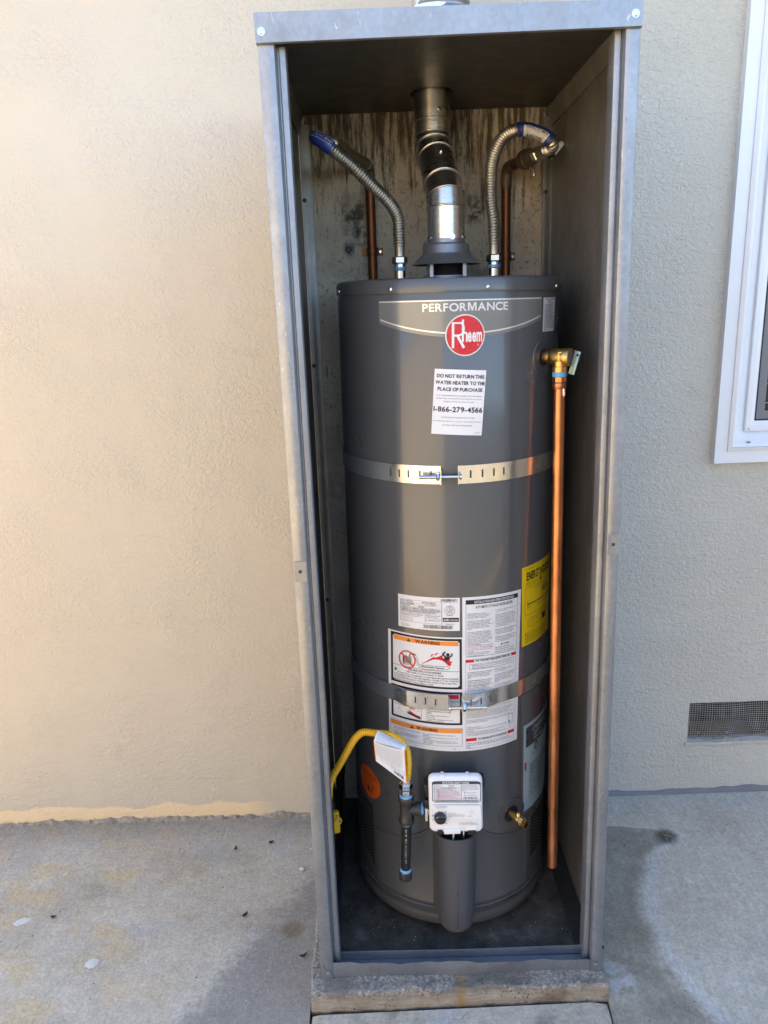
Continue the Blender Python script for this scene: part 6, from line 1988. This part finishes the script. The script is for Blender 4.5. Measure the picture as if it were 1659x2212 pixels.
# ================================================================== DRAIN VALVE
a31 = R_(31.2)
d = Vector((math.sin(a31), -math.cos(a31), 0))
c0 = Vector((HX + TILT * (0.355 - 0.9), HY, 0.3555)) + d * HR
dr = empty('drain_valve', c0, 'small brass drain valve low on the right of the heater', 'valve')
dd = (d + Vector((0.12, 0, -0.10))).normalized()
rel(dr, MB().lathe([(0.0085, -0.006), (0.0085, 0.020), (0.0095, 0.021), (0.0095, 0.030), (0.0088, 0.031)], c0, dd, 28)).build('valve_body', 'brass', dr)
rel(dr, MB().lathe([(0.0090, 0.030), (0.0110, 0.032), (0.0110, 0.034), (0.0100, 0.035), (0.0110, 0.036), (0.0110, 0.038), (0.0100, 0.039), (0.0112, 0.0405), (0.0112, 0.049), (0.0088, 0.049), (0.0085, 0.036)], c0, dd, 28, False)).build('hose_thread', 'brass2', dr)
rel(dr, MB().lathe([(0.0086, 0.0372), (0.001, 0.0370)], c0, dd, 20)).build('bore', 'void', dr, 0)
kc = c0 + dd * 0.0230 + Vector((0, 0, 0.007))
rel(dr, MB().lathe([(0.0062, 0), (0.0062, 0.006), (0.0045, 0.0075), (0.0045, 0.010), (0.0032, 0.0115)], kc, (0, -0.35, 1), 20)).build('stem', 'brass2', dr)

# ================================================================== GAS LINE
tx, ty = 0.0260, 1.4360
gl = empty('gas_pipe_assembly', (tx, ty, 0.2480), 'black iron gas tee with capped drip leg and blue sealant, left of the control', 'pipe')
rel(gl, MB().lathe([(0.0160, 0.3945), (0.0168, 0.3965), (0.0168, 0.4040), (0.0145, 0.4080), (0.0140, 0.4400), (0.0145, 0.4465), (0.0168, 0.4500), (0.0168, 0.4580), (0.0155, 0.4600)], (tx, ty, 0), (0, 0, 1), 32).lathe([(0.0125, 0.004), (0.0128, 0.0185), (0.0152, 0.0210), (0.0158, 0.0230), (0.0158, 0.0300), (0.0148, 0.0310)], (tx, ty, 0.4265), (1, 0, 0), 32)).build('tee', 'iron', gl)
S = Sheet(lambda u, v, dd_: Vector((tx + 0.0143 * math.sin((u - 0.5) * 1.6), ty - (0.0143 + dd_) * math.cos((u - 0.5) * 1.6), 0.438 - 0.016 * v)) - gl.location, 0.0004)
S.ell('greyink', 0.5, 0.35, 0.26, 0.30, 1, 24, 0.84)
S.text('greyink', 'UL', 0.38, 0.22, 0.62, 0.50, 0.01)
S.text('greyink', 'CHINA', 0.28, 0.78, 0.74, 0.92)
S.pr['greyink'].build('cast_mark', 'slate', gl, 0, False)
rel(gl, MB().sweep([(tx, ty, 0.3990), (tx - 0.0055, ty, 0.2700)], 0.0106, 28)).build('drip_leg', 'blacksteel', gl)
S = Sheet(lambda u, v, dd_: Vector((tx - 0.0022 - 0.0028 * v + 0.0107 * math.sin((u - 0.5) * 1.3), ty - (0.0107 + dd_) * math.cos((u - 0.5) * 1.3), 0.385 - 0.095 * v)) - gl.location, 0.0003)
for i, ch in enumerate('15 1T ISO 65 STEEL A53'):
    if ch != ' ':
        S.text('greyink', ch, 0.40, 0.03 + i * 0.042, 0.62, 0.055 + i * 0.042, 0.0)
S.pr['greyink'].build('stencil_print', 'beige', gl, 0, False)
rel(gl, MB().lathe([(0.0132, 0.2480), (0.0142, 0.2500), (0.0142, 0.2660), (0.0130, 0.2690), (0.0110, 0.2690)], (tx - 0.0062, ty, 0), (0, 0, 1), 32)).build('end_cap', 'iron', gl)
for z, r0, ofs in ((0.2715, 0.0124, -0.0055), (0.3935, 0.0126, -0.0003), (0.4610, 0.0140, 0.0)):
    mb = MB()
    prof = [(r0 * 0.85, z - 0.0045), (r0, z - 0.003), (r0 * 1.02, z), (r0 * 0.97, z + 0.002), (r0 * 0.82, z + 0.0045)]
    rel(gl, mb.lathe(prof, (tx + ofs, ty, 0), (0, 0, 1), 26)).build('thread_sealant', 'tape', gl)
rel(gl, MB().lathe([(0.0112, 0.030), (0.0128, 0.0315), (0.0130, 0.0350), (0.0112, 0.037)], (tx, ty, 0.4265), (1, 0, 0), 26)).build('thread_sealant', 'tape', gl)
rel(gl, MB().lathe([(0.0106, 0.028), (0.0106, 0.052)], (tx, ty, 0.4265), (1, 0, 0), 26)).build('side_nipple', 'blacksteel', gl)
rel(gl, MB().lathe([(0.0135, 0.041), (0.0140, 0.042), (0.0140, 0.050), (0.0130, 0.051)], (tx, ty, 0.4265), (1, 0, 0), 20)).build('inlet_flange', 'solder', gl)
rel(gl, MB().rbox(tx + 0.0400, tx + 0.0455, ty - 0.0175, ty - 0.0100, 0.4070, 0.4380, 0.001, 1)).build('inlet_clip', 'beige', gl)

gh = empty('gas_hose', (tx, ty, 0.460), 'yellow corrugated gas hose arching from the left post to the tee', 'hose')
rel(gh, MB().lathe([(0.0120, 0.4610), (0.0120, 0.4660)], (tx, ty, 0), (0, 0, 1), 24)).build('adapter', 'solder', gh)
rel(gh, MB().hexa((tx, ty, 0.4640), (0, 0, 1), 0.0142, 0.0125)).build('hex_adapter', 'solder', gh, 25)
rel(gh, MB().hexa((tx + 0.0005, ty, 0.4785), (0, 0, 1), 0.0148, 0.0150)).build('flare_nut', 'chrome', gh, 25)
rel(gh, MB().lathe([(0.0108, 0.492), (0.0108, 0.5010), (0.0098, 0.5020)], (tx + 0.0016, ty, 0), (0, 0, 1), 24)).build('ferrule', 'solder', gh)
mb = MB()
corrugated(mb, [(0.0290, 1.4360, 0.4960), (0.0310, 1.4362, 0.5150), (0.0326, 1.4360, 0.5400), (0.0305, 1.4365, 0.5690), (0.0205, 1.4390, 0.5900), (0.0020, 1.4420, 0.6030), (-0.0170, 1.4440, 0.6080), (-0.0340, 1.4455, 0.6085), (-0.0586, 1.4500, 0.6095), (-0.0720, 1.4555, 0.5990), (-0.0860, 1.4630, 0.5770), (-0.1117, 1.4800, 0.5215), (-0.1330, 1.4930, 0.4780), (-0.1435, 1.5020, 0.4430), (-0.1470, 1.5090, 0.4080)], 0.0073, 0.0009, 0.0040, 18)
rel(gh, mb).build('corrugated_hose', 'yellowhose', gh, 75)
# paper tag folded over the hose
tgm = empty('hose_tag', (0.0, 1.42, 0.50), 'white printed paper tag with orange edges wrapped round the yellow gas hose', 'tag')
TL, TR, BR, BL = Vector((-0.0385, 1.4190, 0.6050)), Vector((0.0262, 1.4165, 0.5835)), Vector((0.0285, 1.4200, 0.5000)), Vector((-0.0360, 1.4230, 0.5570))
def tag_fn(u, v, dd_):
    p = (TL * (1 - u) + TR * u) * (1 - v) + (BL * (1 - u) + BR * u) * v
    p = p + Vector((0, -0.006 * math.sin(math.pi * u) * math.sin(math.pi * min(1, v + 0.15)), 0))
    return p + Vector((0, -dd_, 0.0)) - tgm.location
S = Sheet(tag_fn, 0.0004)
S.rect('orange', 0, 0, 0.022, 1, 1)
S.rect('orange', 0.975, 0, 1.0, 1, 1)
lines = ['Installation instructions: this connector is to be used for indoor gas appliance', 'connections only and must be installed by a licensed contractor. Do not reuse', 'an old connector with a new appliance. Do not kink, twist or bend the connector', 'sharply. Keep it clear of moving parts and do not run it through walls, floors', 'or ceilings. Check every joint for leaks with a non corrosive solution before', 'the appliance is put into service. Do not apply thread sealant to flare ends.', 'Hold the fitting with a second wrench while the nut is being tightened. Follow', 'all local codes. The connector shall not be concealed and shall be accessible.', 'Improper use may lead to fire, explosion, property damage or serious injury.', 'The capacity is based on natural gas at 0.64 specific gravity and a pressure', 'drop of 0.5 inches of water column. See the package for the complete listing', 'and for the limits of use. Inspect the hose whenever the appliance is moved.', 'Replace the hose if it has been exposed to fire or to harsh chemicals.']
S.para('greyink', lines, 0.045, 0.04, 0.955, 0.60, 0.004)
S.frame('greyink', 0.16, 0.66, 0.95, 0.745, 0.003, 0.005)
S.text('greyink', '1', 0.22, 0.685, 0.235, 0.715, 0.02)
S.text('greyink', '1/2', 0.34, 0.680, 0.40, 0.715, 0.02)
S.text('greyink', 'Cold Rated', 0.48, 0.682, 0.66, 0.715, 0.01)
S.text('greyink', '69', 0.73, 0.682, 0.78, 0.715, 0.02)
S.text('greyink', 'MPGC-240401-PB  MCZ1 OA', 0.50, 0.790, 0.92, 0.815, 0.01)
S.bars('ink', 0.60, 0.83, 0.90, 0.93, 22, seed=6)
ts = S.build('tag_sheet', 'paper', tgm, n=20)
# upper flap rolling over the hose
T2, T3 = Vector((-0.0285, 1.4330, 0.6225)), Vector((0.0310, 1.4330, 0.5865))
def flap_fn(u, v, dd_):
    top = T2 * (1 - u) + T3 * u
    bot = TL * (1 - u) + TR * u
    p = top * (1 - v) + bot * v
    return p + Vector((0.0, -0.003 * math.sin(math.pi * v), 0.0035 * math.sin(math.pi * v))) + Vector((0, -dd_, dd_ * 0.5)) - tgm.location
F2 = Sheet(flap_fn, 0.0004)
nv_, vs2, fs2 = 6, [], []
body = MB()
for j in range(nv_ + 1):
    for i in range(13):
        body.v.append(flap_fn(i / 12, j / nv_, 0))
for j in range(nv_):
    for i in range(12):
        q = j * 13 + i
        body.f.append((q, q + 1, q + 14, q + 13))
F2.rect('orange', 0, 0, 0.02, 1, 1)
F2.para('blueink', lines[:6], 0.05, 0.06, 0.94, 0.98, 0.004)
F2.build('tag_flap', 'paper', tgm, body=body)

gv = empty('gas_valve', (-0.1480, 1.5100, 0.3350), 'yellow gas shut-off handle on a black pipe at the lower left inside the cabinet', 'valve')
rel(gv, MB().lathe([(0.0120, 0.30), (0.0120, 0.345), (0.0150, 0.350), (0.0150, 0.392), (0.0115, 0.398), (0.0115, 0.412)], (-0.1490, 1.512, 0), (0, 0, 1), 24)).build('valve_body', 'iron', gv)
rel(gv, MB().sweep(catmull([(-0.1490, 1.512, 0.30), (-0.1490, 1.520, 0.24), (-0.1490, 1.60, 0.20), (-0.1490, 1.985, 0.19)], 8), 0.0110, 18)).build('supply_pipe', 'blacksteel', gv)
mx = Matrix.Translation((-0.1320, 1.488, 0.3650)) @ Matrix.Rotation(R_(20), 4, 'Z')
han = rel(gv, MB().rbox(-0.0072, 0.0072, -0.006, 0.006, -0.030, -0.001, 0.0018, 2, mx).rbox(-0.0068, 0.0068, -0.006, 0.006, 0.003, 0.0245, 0.0030, 2, mx).lathe([(0.0100, -0.010), (0.0105, 0.002), (0.0100, 0.0075), (0.0078, 0.0080), (0.0074, 0.0030)], mx @ Vector((0.001, 0, 0)), mx.to_3x3() @ Vector((0.15, -1, 0)), 26)).build('handle', 'yellowplastic', gv, 40)
o = rel(gv, MB().lathe([(0.0040, 0.0030), (0.0036, 0.0052), (0.0012, 0.0055)], mx @ Vector((0.001, 0, 0)), mx.to_3x3() @ Vector((0.15, -1, 0)), 14)).build('handle_screw', 'solder', None)
o.parent = han
S = Sheet(lambda u, v, dd_: (mx @ Vector((-0.005 + 0.010 * u, -0.0063 - dd_, 0.0200 - 0.012 * v))) - gv.location, 0.0002)
S.text('ink', 'CSA', 0.15, 0.05, 0.85, 0.42, 0.02)
S.text('ink', '3.4', 0.25, 0.55, 0.75, 0.92, 0.02)
S.pr['ink'].build('handle_print', 'ink', han, 0, False)

# ================================================================== LITTER ON THE GROUND
rl_ = random.Random(21)
def blob(cx_, cy_, rx, ry, zt, rot, n=18, jag=0.25, z0=0.0):
    pts_ = []
    for i in range(n):
        a = 2 * math.pi * i / n
        k = 1 + jag * rl_.uniform(-1, 1)
        x, y = rx * k * math.cos(a), ry * k * math.sin(a)
        pts_.append((cx_ + x * math.cos(rot) - y * math.sin(rot), cy_ + x * math.sin(rot) + y * math.cos(rot)))
    vs_ = [(x, y, z0) for x, y in pts_] + [((x - cx_) * 0.86 + cx_, (y - cy_) * 0.86 + cy_, z0 + zt) for x, y in pts_]
    fs_ = [(i, (i + 1) % n, n + (i + 1) % n, n + i) for i in range(n)] + [tuple(n + i for i in range(n))]
    return MB().add(vs_, fs_)
tag(blob(-0.7285, 1.4794, 0.017, 0.0135, 0.0005, 0.3, 26, 0.12, z0=0.0012).build('paint_splat', 'splat', None, 40), 'clean white paint splat on the left slab, nearer of the two', 'paint splat', 'paint splats on the slab')
tag(blob(-0.9558, 1.6174, 0.021, 0.011, 0.0004, 0.35, 26, 0.18, z0=0.0012).build('paint_splat', 'splat', None, 40), 'smeared white paint splat near the left edge of the picture', 'paint splat', 'paint splats on the slab')
def leaf(loc, L, w, rot, label, mat='leaf', curl=0.004):
    mb = MB()
    n = 8
    for i in range(n + 1):
        t = i / n
        ww = w * math.sin(math.pi * min(1, t * 0.96 + 0.02)) ** 0.8
        z = 0.0022 + curl * (2 * t - 1) ** 2
        for s, zz in ((-1, 0.002), (0, 0), (1, 0.002)):
            x, y = L * (t - 0.5), ww * s
            mb.v.append((x * math.cos(rot) - y * math.sin(rot), x * math.sin(rot) + y * math.cos(rot), z + zz))
    for i in range(n):
        for k in range(2):
            a_ = i * 3 + k
            mb.f.append((a_, a_ + 3, a_ + 4, a_ + 1))
    root = mb.build('fallen_leaf', mat, None, 60)
    root.location = loc
    md = root.modifiers.new('thick', 'SOLIDIFY')
    md.thickness = 0.0005
    return tag(root, label, 'leaf', 'small dark leaves on the left slab')
leaf((-0.3873, 1.6090, 0.001), 0.020, 0.0050, 0.9, 'dark leaf lying on the edge of the damp stain left of the cabinet')
leaf((-0.3564, 1.8779, 0.001), 0.016, 0.0055, 0.4, 'rounder dark leaf near the wall left of the cabinet')
leaf((-0.4545, 1.8568, 0.001), 0.016, 0.0040, 1.5, 'crumpled dark leaf near the wall, farther left of the cabinet')
leaf((-0.2264, 1.4761, 0.001), 0.022, 0.0045, 0.5, 'curled leaf scrap beside the left foot of the cabinet', 'leaf', 0.008)
leaf((-0.8780, 1.6250, 0.001), 0.016, 0.0040, 0.1, 'reddish leaf scrap right of the smeared paint splat', 'oldcopper')
def pebble(loc, r, label, mat='grit'):
    bm = bmesh.new()
    bmesh.ops.create_icosphere(bm, subdivisions=2, radius=r)
    for p in bm.verts:
        p.co *= 1 + 0.25 * mn.noise(p.co * 90 + Vector(loc) * 7)
        p.co.z *= 0.55
    mb = MB().add([p.co.copy() for p in bm.verts], [[q.index for q in f.verts] for f in bm.faces])
    bm.free()
    o_ = mb.build('pebble', mat, None, 40)
    o_.location = (loc[0], loc[1], loc[2] + r * 0.45)
    return tag(o_, label, 'pebble', 'pebbles on the slabs')
pebble((-0.2560, 1.7693, 0.0), 0.0075, 'pale pebble beside the left post, next to the damp stain')
pebble((-0.2380, 1.8500, 0.0), 0.0050, 'small pale pebble near the wall beside the left post')
pebble((0.4735, 1.4560, 0.018), 0.0045, 'small dark pebble beside the right foot of the cabinet', 'leaf')
# twig tangle on the right slab
tw = empty('twig_tangle', (0.7540, 1.8107, 0.032), 'little tangle of dry twigs on a dark spot of the right slab', 'twigs')
for i in range(9):
    a_ = rl_.uniform(0, math.pi)
    L = rl_.uniform(0.010, 0.030)
    c = Vector((rl_.uniform(-0.012, 0.012), rl_.uniform(-0.010, 0.010), 0.003 + rl_.uniform(0, 0.004)))
    dv = Vector((math.cos(a_), math.sin(a_), rl_.uniform(-0.1, 0.1)))
    MB().sweep(catmull([c - dv * L / 2, c + Vector((rl_.uniform(-.003, .003), rl_.uniform(-.003, .003), 0.002)), c + dv * L / 2], 4), 0.0008, 6).build('twig', 'twig', tw, 60)
# scattered grit nobody could count
mb = MB()
for i in range(420):
    r_ = rl_.random()
    if r_ < 0.55:
        x, y, z = rl_.uniform(-1.1, -0.205), rl_.uniform(1.25, 1.99), 0.0008
    elif r_ < 0.85:
        x, y = rl_.uniform(0.47, 1.1), rl_.uniform(1.22, 1.98)
        z = right_fn(x, y)[2] + 0.0008
    else:
        x, y, z = rl_.uniform(-0.16, 0.40), rl_.uniform(1.42, 1.56), 0.0600
    s = rl_.uniform(0.0006, 0.0017)
    a_ = rl_.uniform(0, 6.28)
    p = [Vector((x + s * math.cos(a_ + k * 2.1), y + s * math.sin(a_ + k * 2.1), z)) for k in range(3)] + [Vector((x, y, z + s))]
    mb.add(p, [(0, 1, 3), (1, 2, 3), (2, 0, 3)])
tag(mb.build('grit', 'grit', None, 0, False), 'fine pale grit scattered over the concrete', 'grit', None, 'stuff')
